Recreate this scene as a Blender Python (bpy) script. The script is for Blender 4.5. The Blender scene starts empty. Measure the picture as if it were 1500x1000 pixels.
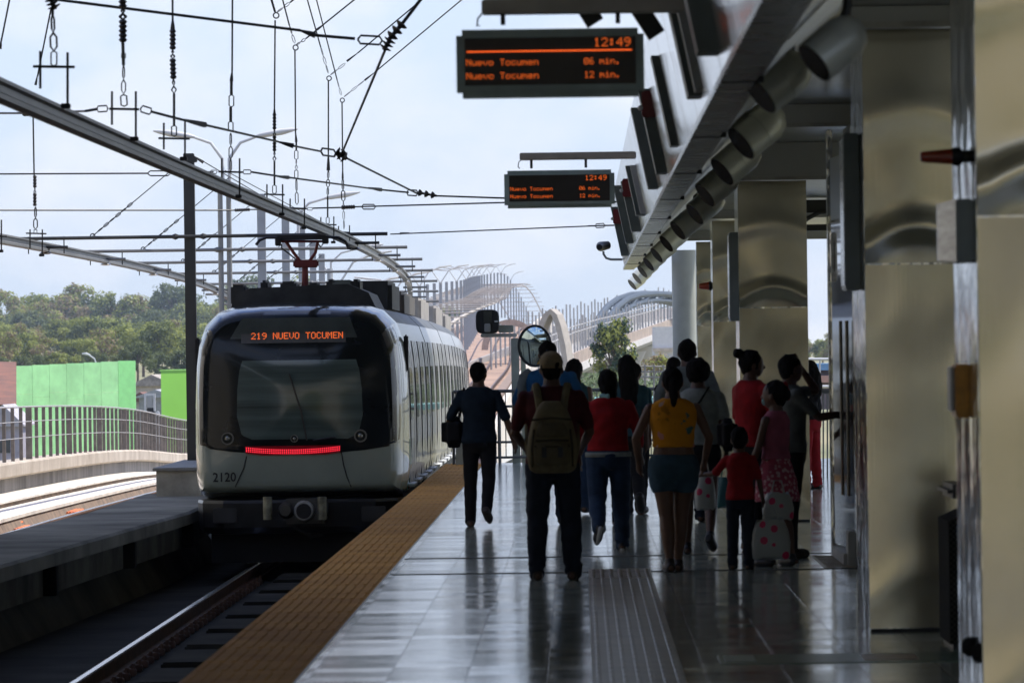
import bpy, bmesh, math, random
from math import sin, cos, radians, pi, sqrt, atan2
from mathutils import Vector, Matrix, Euler
random.seed(7)
SC = bpy.context.scene
COL = SC.collection
F = 8000.0; ROLL = radians(0.8); CAMZ = 1.72
CR, SR = cos(ROLL), sin(ROLL)

def at(x, y, Y):
    """the world point seen at photo position (x, y) and distance Y along the platform"""
    u = (x-850)/F; v = (517-y)/F
    return Vector(((u*CR+v*SR)*Y, Y, CAMZ+(-u*SR+v*CR)*Y))
def ground_at(x, y, z=0.0):
    u = (x-850)/F; v = (517-y)/F
    b = -u*SR+v*CR
    Y = (z-CAMZ)/b
    return at(x, y, Y)

# ---------------------------------------------------------------- materials
MATS = {}
def mat(name, col=(.5,.5,.5), rough=.6, metal=0., var=.12, vscale=3., bump=0., bscale=20., spec=.5,
        emit=None, estr=0., col2=None, stretch=None, coat=0., rvar=0., trans=0., detail=5., ior=None):
    if name in MATS: return MATS[name]
    m = bpy.data.materials.new(name); m.use_nodes = True; MATS[name] = m
    nt = m.node_tree; N = nt.nodes; L = nt.links
    b = N['Principled BSDF']
    b.inputs['Roughness'].default_value = rough
    b.inputs['Metallic'].default_value = metal
    b.inputs['Specular IOR Level'].default_value = spec
    b.inputs['Coat Weight'].default_value = coat
    if trans: b.inputs['Transmission Weight'].default_value = trans
    if ior: b.inputs['IOR'].default_value = ior
    tc = N.new('ShaderNodeTexCoord'); mp = N.new('ShaderNodeMapping')
    L.new(tc.outputs['Object'], mp.inputs['Vector'])
    if stretch: mp.inputs['Scale'].default_value = stretch
    nz = N.new('ShaderNodeTexNoise'); nz.inputs['Scale'].default_value = vscale
    nz.inputs['Detail'].default_value = detail; nz.inputs['Roughness'].default_value = .6
    L.new(mp.outputs['Vector'], nz.inputs['Vector'])
    cr = N.new('ShaderNodeValToRGB')
    c2 = col2 if col2 else tuple(c*(1-2*var) for c in col)
    hi = col if col2 else tuple(min(1, c*(1+var)) for c in col)
    cr.color_ramp.elements[0].color = (*c2, 1); cr.color_ramp.elements[0].position = .32
    cr.color_ramp.elements[1].color = (*hi, 1); cr.color_ramp.elements[1].position = .68
    L.new(nz.outputs['Fac'], cr.inputs['Fac'])
    L.new(cr.outputs['Color'], b.inputs['Base Color'])
    if rvar:
        mr = N.new('ShaderNodeMapRange'); mr.inputs['To Min'].default_value = max(0, rough-rvar)
        mr.inputs['To Max'].default_value = min(1, rough+rvar)
        L.new(nz.outputs['Fac'], mr.inputs['Value']); L.new(mr.outputs['Result'], b.inputs['Roughness'])
    if bump:
        n2 = N.new('ShaderNodeTexNoise'); n2.inputs['Scale'].default_value = bscale; n2.inputs['Detail'].default_value = 3
        L.new(mp.outputs['Vector'], n2.inputs['Vector'])
        bp = N.new('ShaderNodeBump'); bp.inputs['Strength'].default_value = 1.; bp.inputs['Distance'].default_value = bump
        L.new(n2.outputs['Fac'], bp.inputs['Height']); L.new(bp.outputs['Normal'], b.inputs['Normal'])
    if emit:
        b.inputs['Emission Color'].default_value = (*emit, 1); b.inputs['Emission Strength'].default_value = estr
    return m

def nodes(m): return m.node_tree.nodes, m.node_tree.links, m.node_tree.nodes['Principled BSDF']

# ---------------------------------------------------------------- mesh builder
class MB:
    def __init__(s): s.v = []; s.f = []; s.mi = []; s.cur = 0
    def add(s, vs, fs):
        o = len(s.v); s.v += [Vector(p) for p in vs]
        s.f += [tuple(i+o for i in f) for f in fs]; s.mi += [s.cur]*len(fs)
        return s
    def box(s, x0, x1, y0, y1, z0, z1):
        if x0 > x1: x0, x1 = x1, x0
        if y0 > y1: y0, y1 = y1, y0
        if z0 > z1: z0, z1 = z1, z0
        vs = [(x,y,z) for z in (z0,z1) for y in (y0,y1) for x in (x0,x1)]
        return s.add(vs, [(0,2,3,1),(4,5,7,6),(0,1,5,4),(2,6,7,3),(0,4,6,2),(1,3,7,5)])
    def bbox(s, x0, x1, y0, y1, z0, z1, r=.02):
        """box with chamfered edges along every direction"""
        if x0 > x1: x0, x1 = x1, x0
        if y0 > y1: y0, y1 = y1, y0
        if z0 > z1: z0, z1 = z1, z0
        bm = bmesh.new(); bmesh.ops.create_cube(bm, size=1)
        bmesh.ops.scale(bm, vec=(x1-x0, y1-y0, z1-z0), verts=bm.verts)
        bmesh.ops.bevel(bm, geom=list(bm.edges), offset=min(r, .45*min(x1-x0,y1-y0,z1-z0)), segments=2, affect='EDGES')
        c = Vector(((x0+x1)/2,(y0+y1)/2,(z0+z1)/2))
        bm.verts.index_update()
        s.add([v.co+c for v in bm.verts], [tuple(v.index for v in f.verts) for f in bm.faces]); bm.free()
        return s
    def obox(s, c, size, M):
        hx,hy,hz = size[0]/2,size[1]/2,size[2]/2; c = Vector(c)
        vs = [c+M@Vector((x,y,z)) for z in (-hz,hz) for y in (-hy,hy) for x in (-hx,hx)]
        return s.add(vs, [(0,2,3,1),(4,5,7,6),(0,1,5,4),(2,6,7,3),(0,4,6,2),(1,3,7,5)])
    def loft(s, rings, cap=True, closed=True):
        n = len(rings[0]); vs = [p for r in rings for p in r]; fs = []
        for i in range(len(rings)-1):
            for j in range(n if closed else n-1):
                k = (j+1) % n
                fs.append((i*n+j, i*n+k, (i+1)*n+k, (i+1)*n+j))
        if cap: fs.append(tuple(range(n-1,-1,-1))); fs.append(tuple((len(rings)-1)*n+j for j in range(n)))
        return s.add(vs, fs)
    def tube(s, pts, r, n=8, cap=True):
        pts = [Vector(p) for p in pts]; rs = r if isinstance(r, (list,tuple)) else [r]*len(pts)
        rings = []; up = None
        for i, p in enumerate(pts):
            d = (pts[min(i+1,len(pts)-1)]-pts[max(i-1,0)])
            if d.length < 1e-9: d = Vector((0,0,1))
            d.normalize()
            if up is None:
                up = Vector((0,0,1)) if abs(d.z) < .9 else Vector((1,0,0))
            a = d.cross(up); 
            if a.length < 1e-6: a = d.cross(Vector((0,1,.1)))
            a.normalize(); b = a.cross(d).normalized(); up = b
            rings.append([p+rs[i]*(cos(2*pi*k/n)*a+sin(2*pi*k/n)*b) for k in range(n)])
        return s.loft(rings, cap)
    def cyl(s, p0, p1, r, r1=None, n=12): return s.tube([p0,p1], [r, r if r1 is None else r1], n)
    def ell(s, c, rad, n=12, m=8, M=None):
        c = Vector(c); rings = []
        for i in range(m+1):
            t = pi*i/m; t = max(.06, min(pi-.06, t))
            rg = []
            for k in range(n):
                p = Vector((rad[0]*sin(t)*cos(2*pi*k/n), rad[1]*sin(t)*sin(2*pi*k/n), -rad[2]*cos(t)))
                rg.append(c+(M@p if M else p))
            rings.append(rg)
        return s.loft(rings)
    def prism(s, poly, y0, y1):   # poly of (x,z), extruded along y
        n = len(poly)
        vs = [(x,y0,z) for x,z in poly]+[(x,y1,z) for x,z in poly]
        fs = [tuple(range(n)), tuple(range(2*n-1,n-1,-1))]+[(i,i+n,(i+1)%n+n,(i+1)%n) for i in range(n)]
        return s.add(vs, fs)
    def sweep(s, prof, Ys, fx, fz, cap=True):  # prof (dx,dz) carried along the line
        rings = [[(fx(Y)+dx, Y, fz(Y)+dz) for dx,dz in prof] for Y in Ys]
        return s.loft(rings, cap)
    def torus(s, c, R, r, M=None, n=16, m=6, a0=0, a1=2*pi):
        c = Vector(c); pts = []
        for i in range(n+1):
            t = a0+(a1-a0)*i/n; p = Vector((R*cos(t),0,R*sin(t))); pts.append(c+(M@p if M else p))
        return s.tube(pts, r, m)
    def build(s, name, m, parent=None, smooth=False, origin=None, recalc=True):
        me = bpy.data.meshes.new(name)
        if parent is not None: o = world_loc(parent)
        elif origin is not None: o = Vector(origin)
        else:
            mn = Vector([min(v[i] for v in s.v) for i in range(3)]); mx = Vector([max(v[i] for v in s.v) for i in range(3)])
            o = Vector(((mn.x+mx.x)/2,(mn.y+mx.y)/2,mn.z))
        me.from_pydata([v-o for v in s.v], [], s.f)
        ms = m if isinstance(m, (list,tuple)) else [m]
        for k in ms: me.materials.append(k)
        me.polygons.foreach_set('material_index', s.mi)
        if smooth: me.polygons.foreach_set('use_smooth', [True]*len(me.polygons))
        me.update()
        if recalc:
            bm = bmesh.new(); bm.from_mesh(me); bmesh.ops.recalc_face_normals(bm, faces=bm.faces); bm.to_mesh(me); bm.free()
        if smooth:
            try: me.set_sharp_from_angle(angle=radians(40))
            except Exception: pass
        ob = bpy.data.objects.new(name, me); COL.objects.link(ob)
        if parent is not None: ob.parent = parent
        else: ob.location = o
        return ob
def world_loc(o):
    v = Vector(o.location)
    while o.parent is not None: o = o.parent; v += Vector(o.location)
    return v
def tag(o, label, cat, group=None, kind=None):
    if label: o['label'] = label
    if cat: o['category'] = cat
    if group: o['group'] = group
    if kind: o['kind'] = kind
    return o
def thing(name, label, cat, loc=(0,0,0), group=None):
    o = bpy.data.objects.new(name, None); COL.objects.link(o); o.location = loc; o.empty_display_size = .2
    return tag(o, label, cat, group)
def struct(name, mb, m, **k):
    o = mb.build(name, m, **k); o['kind'] = 'structure'; return o
def copy_tree(o, parent=None):
    c = o.copy(); COL.objects.link(c); c.parent = parent
    for ch in [x for x in COL.objects if x.parent == o]: copy_tree(ch, c)
    return c
def copy_thing(o, loc, label, rz=None, scale=None):
    c = copy_tree(o); c.location = loc; c['label'] = label
    if rz is not None: c.rotation_euler.z = rz
    if scale is not None: c.scale = scale if isinstance(scale,(tuple,list)) else (scale,)*3
    return c
def remesh(mb, voxel, smooth=4, fac=.5):
    """one continuous skin over overlapping shapes"""
    me = bpy.data.meshes.new('tmp'); me.from_pydata([tuple(v) for v in mb.v], [], mb.f); me.update()
    bm = bmesh.new(); bm.from_mesh(me); bmesh.ops.recalc_face_normals(bm, faces=bm.faces); bm.to_mesh(me); bm.free()
    ob = bpy.data.objects.new('tmp', me); COL.objects.link(ob)
    md = ob.modifiers.new('r','REMESH'); md.mode = 'VOXEL'; md.voxel_size = voxel
    if smooth: sm = ob.modifiers.new('s','SMOOTH'); sm.iterations = smooth; sm.factor = fac
    dg = bpy.context.evaluated_depsgraph_get(); dg.update()
    e = ob.evaluated_get(dg); out = bpy.data.meshes.new_from_object(e)
    bpy.data.objects.remove(ob); bpy.data.meshes.remove(me)
    return out

def hermite(tab, x):
    n = len(tab)
    if x <= tab[0][0]: return tab[0][1]
    if x >= tab[-1][0]: return tab[-1][1]
    for i in range(n-1):
        if tab[i][0] <= x <= tab[i+1][0]: break
    def m(k):
        if k == 0 or k == n-1: return 0.
        return (tab[k+1][1]-tab[k-1][1])/(tab[k+1][0]-tab[k-1][0])
    h = tab[i+1][0]-tab[i][0]; t = (x-tab[i][0])/h
    return ((2*t**3-3*t*t+1)*tab[i][1]+(t**3-2*t*t+t)*h*m(i)+(-2*t**3+3*t*t)*tab[i+1][1]+(t**3-t*t)*h*m(i+1))
CX = [(-60,-6.14),(60,-6.14),(100,-6.14),(120,-6.28),(146,-6.88),(190,-8.0),(230,-8.5),(320,-8.3),(380,-8.2),(430,-8.6),(500,-9.4),(560,-9.7),(610,-9.4),(650,-9.0),(690,-8.6),(730,-8.2),(770,-7.8),(810,-7.3),(900,-6)]
DZ = [(-60,0),(60,0),(85,0),(105,-.05),(125,-.2),(146,-.48),(190,-1.3),(230,-.9),(270,.1),(320,1.0),(380,1.95),(430,2.85),(500,3.95),(560,4.95),(610,5.85),(650,6.35),(690,6.05),(730,5.15),(770,3.95),(810,2.5),(900,0)]
cx = lambda Y: hermite(CX, Y)
dz = lambda Y: hermite(DZ, Y)
RAIL = -1.05
T1, T2 = 2.46, -2.46

# ---------------------------------------------------------------- common materials
steel_dark = mat('dark_painted_steel', (.035,.035,.033), .45, 0., spec=.4)
steel_grey = mat('grey_galvanised_steel', (.38,.39,.38), .45, .3, var=.1, vscale=4)
steel_light = mat('pale_painted_steel', (.62,.63,.62), .45, .0, var=.08)
black = mat('black_plastic', (.012,.012,.013), .5)
rubber = mat('black_rubber', (.02,.02,.02), .8)
concrete = mat('weathered_concrete', (.42,.39,.34), .85, var=.22, vscale=1.3, bump=.004, bscale=14)
concrete_dark = mat('damp_trackside_concrete', (.035,.035,.03), .9, spec=.06, var=.3, vscale=.8, bump=.004, bscale=10)  # near-black concrete of the track pit
concrete_light = mat('pale_new_concrete', (.62,.58,.52), .8, var=.1, vscale=.4)
chrome = mat('chrome', (.8,.8,.8), .15, 1.)
SKY_TINT = (.83,.915,1.25,1); SKY_STR = .15; EXPO = .36; HAZE = 0.00018
# ================================================================ SETTING: ground, tracks, platform
def ground_h(x, y):
    side = 1/(1+math.exp(max(-50,min(50,(x+.018*y+4)/5.))))            # hill on the left
    hl = hermite([(300,-9.),(380,-5.5),(460,-1.8),(520,-.6),(640,.4),(860,3.2),(1000,5.),(1400,3.),(2500,0)], y)
    hr_ = hermite([(300,-9.),(620,-1.8),(900,-.8),(1500,.2),(3000,0.)], y)
    return hl*side+hr_*(1-side)+.25*sin(x*.11+1.)*cos(y*.05)
mb = MB(); xs = [-4000,-1500,-700,-350,-200]+[-150+5*i for i in range(61)]+[200,350,700,1500,4000]
ys = [-1500,-600,-200,-60]+[20*i for i in range(0,60)]+[1300,1600,2200,3200,5000,9000]
vs = [(x,y,ground_h(x,y)) for y in ys for x in xs]; n = len(xs)
mb.add(vs, [(j*n+i,j*n+i+1,(j+1)*n+i+1,(j+1)*n+i) for j in range(len(ys)-1) for i in range(n-1)])
g = mat('scrub_ground', (.30,.26,.14), .95, col2=(.15,.16,.07), vscale=.06, bump=.3, bscale=.4)
struct('ground', mb, g, smooth=True, origin=(0,0,0))

# --- near track bed (trough between the platform and the walkway)
Ys = [-30]+[10*i for i in range(0,13)]+[125+5*i for i in range(0,14)]
ofs = lambda d: (lambda Y: cx(Y)+d)
mb = MB()
Y1 = list(range(-30,200,5))
mb.sweep([(-7.0,-.2),(5.2,-.2),(5.2,-.75),(3.0,-.75),(2.6,-1.9),(-2.6,-1.9),(-3.0,-.75),(-7,-.75)], Y1, ofs(0), lambda Y: RAIL+dz(Y))
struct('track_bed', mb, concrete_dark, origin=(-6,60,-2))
# rails
rail_m = mat('rusty_rail', (.16,.09,.055), .7, .2, var=.25, vscale=8)
rail_top = mat('polished_rail_head', (.75,.75,.76), .16, 1., var=.03)
for tname, off, lab in (('near',T1,'polished steel rails of the near track running under the train'),('far',T2,'sunlit steel rails of the far track beside the slatted parapet')):
    t = thing('railway_rails', lab, 'rails', (cx(60)+off, 60, RAIL-.2))
    for sgn in (-1,1):
        mb = MB(); mb.sweep([(-.075,-.17),(.075,-.17),(.075,-.155),(.01,-.14),(.01,-.045),(.036,-.035),(.036,-.006),(-.036,-.006),(-.036,-.035),(-.01,-.045),(-.01,-.14),(-.075,-.155)],
                            list(range(-30,200,5)), ofs(off+sgn*.7175), lambda Y: RAIL+dz(Y))
        mb.cur = 1
        mb.sweep([(-.03,-.006),(.03,-.006),(.026,.004),(-.026,.004)], list(range(-30,200,5)), ofs(off+sgn*.7175), lambda Y: RAIL+dz(Y))
        mb.build('rail', [rail_m, rail_top], t)
# concrete plinths between the rails of the near track
mb = MB()
y = 20.
while y < 71:
    mb.bbox(cx(y)+T1-.28, cx(y)+T1+.42, y, y+2.2, RAIL-.2, RAIL-.06, .02); y += 3.1
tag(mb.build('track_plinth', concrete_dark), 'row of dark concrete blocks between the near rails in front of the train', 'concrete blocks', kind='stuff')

mb = MB(); y = 40.
while y < 72:
    for sg in (-1,1):
        xr = cx(y)+T1+sg*.7175
        for o in (-1,1): mb.bbox(xr+o*.13-.06, xr+o*.13+.06, y, y+.14, RAIL-.2, RAIL-.13, .01); mb.cyl((xr+o*.16,y+.07,RAIL-.13),(xr+o*.16,y+.07,RAIL-.08),.02,n=6)
    y += .7
tag(mb.build('rail_clips', rail_m), 'rusty rail clips and bolts along the near rails', 'rail clips', kind='stuff')
# --- walkway slab between the tracks
mb = MB(); near = [(-6.35,-30),(-5.9,50),(-5.77,54),(-5.19,72),(-5.19,82)]
def ne(Y):
    for (x0,y0),(x1,y1) in zip(near, near[1:]):
        if Y <= y1: return x0+(x1-x0)*(Y-y0)/(y1-y0)
    return near[-1][0]
Yw = [-30,30,50,54,60,66,72,76,82]
def band(prof, Yl):
    m = MB(); m.loft([[(ne(Y)+a, Y, b) for a,b in prof] for Y in Yl]); return m
slab = thing('trackside_walkway', 'flat grey concrete walkway between the two tracks left of the train', 'walkway', (-6.2,40,-1.3))
slab['kind'] = 'structure'; del slab['category']; del slab['label']
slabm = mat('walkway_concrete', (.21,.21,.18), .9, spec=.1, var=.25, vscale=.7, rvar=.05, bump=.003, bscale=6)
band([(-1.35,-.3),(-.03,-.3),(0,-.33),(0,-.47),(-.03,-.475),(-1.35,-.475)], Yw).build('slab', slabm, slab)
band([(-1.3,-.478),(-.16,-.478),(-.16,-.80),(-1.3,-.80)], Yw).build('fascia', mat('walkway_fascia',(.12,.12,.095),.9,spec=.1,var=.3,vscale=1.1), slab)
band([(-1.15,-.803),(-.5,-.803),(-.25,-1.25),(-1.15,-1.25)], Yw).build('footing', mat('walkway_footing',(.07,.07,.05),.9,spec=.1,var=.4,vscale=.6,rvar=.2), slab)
for Y in (46,53.2,58.6,66,73):
    MB().bbox(ne(Y)-.2, ne(Y)-.02, Y-.12, Y+.12, -.80, -.48, .01).build('bracket', concrete_dark, slab)
# concrete box at its far end
p0 = at(229,727,80.3)
t = thing('concrete_box', 'grey concrete trough box on the walkway slab behind the train nose', 'concrete box', (-5.8,81,-.3))
mb = MB(); mb.box(-6.26,-5.22,80.3,86.5,-.3,.07); mb.build('box_body', mat('box_concrete',(.36,.35,.29),.8,var=.2,vscale=2,bump=.004), t)
mb = MB(); mb.bbox(-6.31,-5.18,80.25,86.6,.07,.12,.01); mb.build('box_lid', mat('box_lid_concrete',(.2,.205,.19),.7), t)

# --- far guideway edge: bed, ledges and parapet beam, following the curve
P2 = [10*i for i in range(3,13)]+[125+6*i for i in range(0,22)]
Zr = lambda Y: RAIL+dz(Y)
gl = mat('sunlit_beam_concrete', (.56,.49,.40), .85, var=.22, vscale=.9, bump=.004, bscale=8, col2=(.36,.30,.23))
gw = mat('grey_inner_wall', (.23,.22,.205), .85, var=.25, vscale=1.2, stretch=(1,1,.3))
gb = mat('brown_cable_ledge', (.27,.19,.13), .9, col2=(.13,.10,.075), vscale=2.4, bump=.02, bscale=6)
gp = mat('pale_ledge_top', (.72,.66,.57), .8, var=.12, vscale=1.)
t = thing('guideway_parapet', 'sunlit stepped concrete parapet along the far track at left', 'parapet', (-11.3,100,-2))
t['kind'] = 'structure'; del t['category']; del t['label']
def sw(prof, name, m, Yl=P2, par=t, fx=ofs(-5.16)):
    q = MB(); q.sweep(prof, Yl, fx, Zr); return q.build(name, m, par)
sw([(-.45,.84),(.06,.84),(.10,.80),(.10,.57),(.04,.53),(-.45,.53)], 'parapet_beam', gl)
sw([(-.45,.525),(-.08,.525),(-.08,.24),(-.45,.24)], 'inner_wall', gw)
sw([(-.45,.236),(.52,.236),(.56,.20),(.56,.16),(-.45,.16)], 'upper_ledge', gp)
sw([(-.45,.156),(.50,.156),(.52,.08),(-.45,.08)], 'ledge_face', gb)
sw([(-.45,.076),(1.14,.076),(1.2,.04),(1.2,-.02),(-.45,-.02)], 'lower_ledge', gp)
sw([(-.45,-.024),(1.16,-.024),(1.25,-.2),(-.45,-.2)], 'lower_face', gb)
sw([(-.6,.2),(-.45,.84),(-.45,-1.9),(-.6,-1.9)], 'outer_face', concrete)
cab = mat('orange_cable_marker', (.75,.2,.06), .6)
for k,(px,py) in enumerate([(15,772),(30,778),(182,737),(106,753)]):
    p = ground_at(px, py, -1.24)
    mb = MB()
    for q in range(3): mb.cyl(p+Vector((q*.06-.1,0,.03)), p+Vector((q*.06-.02,1.1,.06)), .025, n=6)
    tag(mb.build('cable_marker', cab), 'small orange cable stubs by the far track, '+['nearest to the left picture edge','just right of the nearest pair','farthest one, beside the concrete box','between the near pair and the farthest one'][k], 'cable stub', 'orange cable stubs along the far track')
# gravelly floor of the far track (ballast-like brown dirt)
sw([(1.26,-.19),(3.9,-.19),(3.9,-.21),(1.26,-.21)], 'far_bed', mat('dusty_track_floor',(.36,.27,.20),.9,var=.3,vscale=3,bump=.01))

# slatted fence on the parapet
fence = thing('slatted_fence', 'grey brown slatted metal fence along the far parapet', 'fence', (cx(110)-5.2,110,-.2))
fm = mat('fence_paint', (.20,.165,.135), .6, .1, var=.15, vscale=6)
frail = mat('fence_rail_metal', (.5,.48,.45), .45, .3)
Yf = [80+4*i for i in range(0,42)]
for h,r in ((1.08,.02),(.45,.01),(.78,.01)):
    mb = MB(); mb.tube([(cx(Y)-5.2+.05,Y,Zr(Y)+.84+h) for Y in Yf], r, 6); mb.build('rail', frail, fence)
# slats that show wide near the picture edge: plates set every 1.75 m
Y = 92.; k = 0
while Y < 236 and k < 96:
    x = cx(Y)-5.2; w = .07 if k % 6 else .13
    mb = MB(); mb.obox((x,Y,Zr(Y)+.84+.53),(w,.03,1.06),Matrix.Rotation(radians(-12),3,'Z')); mb.build('slat', fm, fence)
    Y += 1.72; k += 1
# control box and short post by the fence
x = at(222,620,170); base = Vector((x.x, 170, Zr(170)+.84))
t = thing('signal_box', 'small pale framed box on a black post at the slatted fence', 'signal box', base)
mb = MB(); a = at(216,655,170); b = at(226,597,170); mb.bbox(a.x,b.x,170,170.3,base.z-.1,b.z,.02); mb.build('post', black, t)
a = at(229,650,170); b = at(233,602,170); MB().bbox(a.x,b.x,170,170.2,a.z,b.z,.02).build('pipe', steel_light, t)
a = at(212,602,170.2); b = at(228,576,170.2); mb = MB()
mb.box(a.x,a.x+.06,170,170.1,a.z,b.z).box(b.x-.06,b.x,170,170.1,a.z,b.z).box(a.x+.06,b.x-.06,170,170.1,b.z-.06,b.z).build('frame', steel_light, t)
MB().bbox(a.x+.08,b.x-.08,170.01,170.09,a.z+.12,b.z-.1,.01).build('panel', steel_grey, t)

# --- viaduct beyond the station
dk = mat('viaduct_deck_concrete', (.44,.29,.20), .85, var=.25, vscale=.25, col2=(.26,.17,.12))
pw = mat('viaduct_parapet_concrete', (.66,.60,.52), .85, var=.1, vscale=.5)
t = thing('railway_viaduct', '', '', (-8.5,300,-9)); t['kind'] = 'structure'
for k_ in ('label','category'):
    if k_ in t: del t[k_]
Yv = [196+6*i for i in range(0,116)]
q = MB(); q.sweep([(-5.0,-.25),(5.0,-.25),(5.0,-.6),(2.4,-2.2),(-2.4,-2.2),(-5,-.6)], Yv, cx, Zr); q.build('deck', dk, t)
for sg in (-1,1):
    q = MB(); q.sweep([(sg*4.85,.9),(sg*5.05,.9),(sg*5.12,-.9),(sg*4.85,-.25)], Yv, cx, Zr); q.build('parapet', pw, t)
    q = MB(); q.sweep([(sg*3.9-.25,.05),(sg*3.9+.25,.05),(sg*3.9+.25,-.24),(sg*3.9-.25,-.24)], Yv, cx, Zr); q.build('cable_trough', mat('trough_concrete',(.26,.19,.15),.9), t)
for off in (T1,T2):
    for sg in (-.72,.72):
        q = MB(); q.sweep([(off+sg-.05,-.248),(off+sg+.05,-.248),(off+sg+.04,0),(off+sg-.04,0)], Yv, cx, Zr); q.build('rail', mat('viaduct_rail',(.14,.10,.085),.5,.4), t)
for Y in range(-20, 880, 30):
    q = MB(); q.tube([(cx(Y),Y,ground_h(cx(Y),Y)-1),(cx(Y),Y,Zr(Y)-3.2),(cx(Y),Y,Zr(Y)-2.0)],[1.,1.,1.9],14); q.build('pier', concrete, t, smooth=True)
# portal arch over the near end of the climb
t = thing('concrete_arch', 'brownish round concrete portal arch over the climbing track', 'arch', (cx(400)+2.4,400,Zr(400)))
c = at(748,512,400); q = MB(); R1 = 1.9
pts = [c+Vector((R1*cos(a),0,R1*1.05*sin(a))) for a in [pi*i/18 for i in range(19)]]
rg = []
for i,p in enumerate(pts):
    d = (p-c).normalized()
    rg.append([p-d*.22+Vector((0,-1,0)), p+d*.22+Vector((0,-1,0)), p+d*.22+Vector((0,2,0)), p-d*.22+Vector((0,2,0))])
q.loft(rg); q.build('arch_ring', mat('arch_concrete',(.50,.36,.27),.8), t)

# --- platform
edgeL, tR = -2.16, -1.53
tile = mat('polished_floor_tiles', (.34,.35,.345), .16, spec=.6)
N,L,b = nodes(tile)
tc = N['Texture Coordinate']
br = N.new('ShaderNodeTexBrick'); br.offset = 0.; br.inputs['Scale'].default_value = 1.
br.inputs['Brick Width'].default_value = .425; br.inputs['Row Height'].default_value = .425
br.inputs['Mortar Size'].default_value = .007; br.inputs['Mortar Smooth'].default_value = .3
br.inputs['Color1'].default_value = (.39,.44,.38,1); br.inputs['Color2'].default_value = (.50,.54,.45,1)
br.inputs['Mortar'].default_value = (.07,.07,.07,1); br.inputs['Bias'].default_value = .1
L.new(tc.outputs['Object'], br.inputs['Vector'])
st = N.new('ShaderNodeTexNoise'); st.inputs['Scale'].default_value = 3.1; st.inputs['Detail'].default_value = 8; st.inputs['Roughness'].default_value = .7; L.new(tc.outputs['Object'], st.inputs['Vector'])
sr = N.new('ShaderNodeValToRGB'); sr.color_ramp.elements[0].position = .36; sr.color_ramp.elements[0].color = (.55,.52,.46,1); sr.color_ramp.elements[1].position = .58; sr.color_ramp.elements[1].color = (1,1,1,1); L.new(st.outputs['Fac'], sr.inputs['Fac'])
sm_ = N.new('ShaderNodeMixRGB'); sm_.blend_type = 'MULTIPLY'; sm_.inputs['Fac'].default_value = 1; L.new(br.outputs['Color'], sm_.inputs['Color1']); L.new(sr.outputs['Color'], sm_.inputs['Color2'])
L.new(sm_.outputs['Color'], b.inputs['Base Color'])
# each tile lies a hair out of true, so the reflection breaks into short bands
mpv = N.new('ShaderNodeVectorMath'); mpv.operation = 'FLOOR'
sc_ = N.new('ShaderNodeVectorMath'); sc_.operation = 'SCALE'; sc_.inputs['Scale'].default_value = 1/.425
L.new(tc.outputs['Object'], sc_.inputs[0]); L.new(sc_.outputs['Vector'], mpv.inputs[0])
wn = N.new('ShaderNodeTexWhiteNoise'); wn.noise_dimensions = '2D'; L.new(mpv.outputs['Vector'], wn.inputs['Vector'])
sb = N.new('ShaderNodeVectorMath'); sb.operation = 'SUBTRACT'; sb.inputs[1].default_value = (.5,.5,.5); L.new(wn.outputs['Color'], sb.inputs[0])
ml = N.new('ShaderNodeVectorMath'); ml.operation = 'MULTIPLY'; ml.inputs[1].default_value = (.006,.022,0.); L.new(sb.outputs['Vector'], ml.inputs[0])
n2 = N.new('ShaderNodeTexNoise'); n2.inputs['Scale'].default_value = 2.2; n2.inputs['Detail'].default_value = 2
L.new(tc.outputs['Object'], n2.inputs['Vector'])
bp = N.new('ShaderNodeBump'); bp.inputs['Distance'].default_value = .0012; bp.inputs['Strength'].default_value = 1
L.new(n2.outputs['Fac'], bp.inputs['Height'])
b2 = N.new('ShaderNodeBump'); b2.inputs['Distance'].default_value = .001; b2.inputs['Strength'].default_value = 1; b2.invert = True
L.new(br.outputs['Fac'], b2.inputs['Height']); L.new(bp.outputs['Normal'], b2.inputs['Normal'])
ad = N.new('ShaderNodeVectorMath'); ad.operation = 'ADD'; L.new(b2.outputs['Normal'], ad.inputs[0]); L.new(ml.outputs['Vector'], ad.inputs[1])
nm = N.new('ShaderNodeVectorMath'); nm.operation = 'NORMALIZE'; L.new(ad.outputs['Vector'], nm.inputs[0]); L.new(nm.outputs['Vector'], b.inputs['Normal'])
n3 = N.new('ShaderNodeTexNoise'); n3.inputs['Scale'].default_value = 1.9; n3.inputs['Detail'].default_value = 9; n3.inputs['Roughness'].default_value = .7
L.new(tc.outputs['Object'], n3.inputs['Vector'])
mr = N.new('ShaderNodeMapRange'); mr.inputs['To Min'].default_value = .03; mr.inputs['To Max'].default_value = .24
L.new(n3.outputs['Fac'], mr.inputs['Value']); L.new(mr.outputs['Result'], b.inputs['Roughness'])
mb = MB(); mb.box(tR, 9., -30., 86.5, -.12, 0.)
plat = struct('platform', mb, tile, origin=(tR+.05,0,0))
mb = MB(); mb.box(edgeL+.35, 9., -30, 86.5, -1.25, -.124); mb.box(edgeL+.02, edgeL+.347, -30,86.5,-.4,-.124)
struct('platform_base', mb, concrete_dark)
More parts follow.
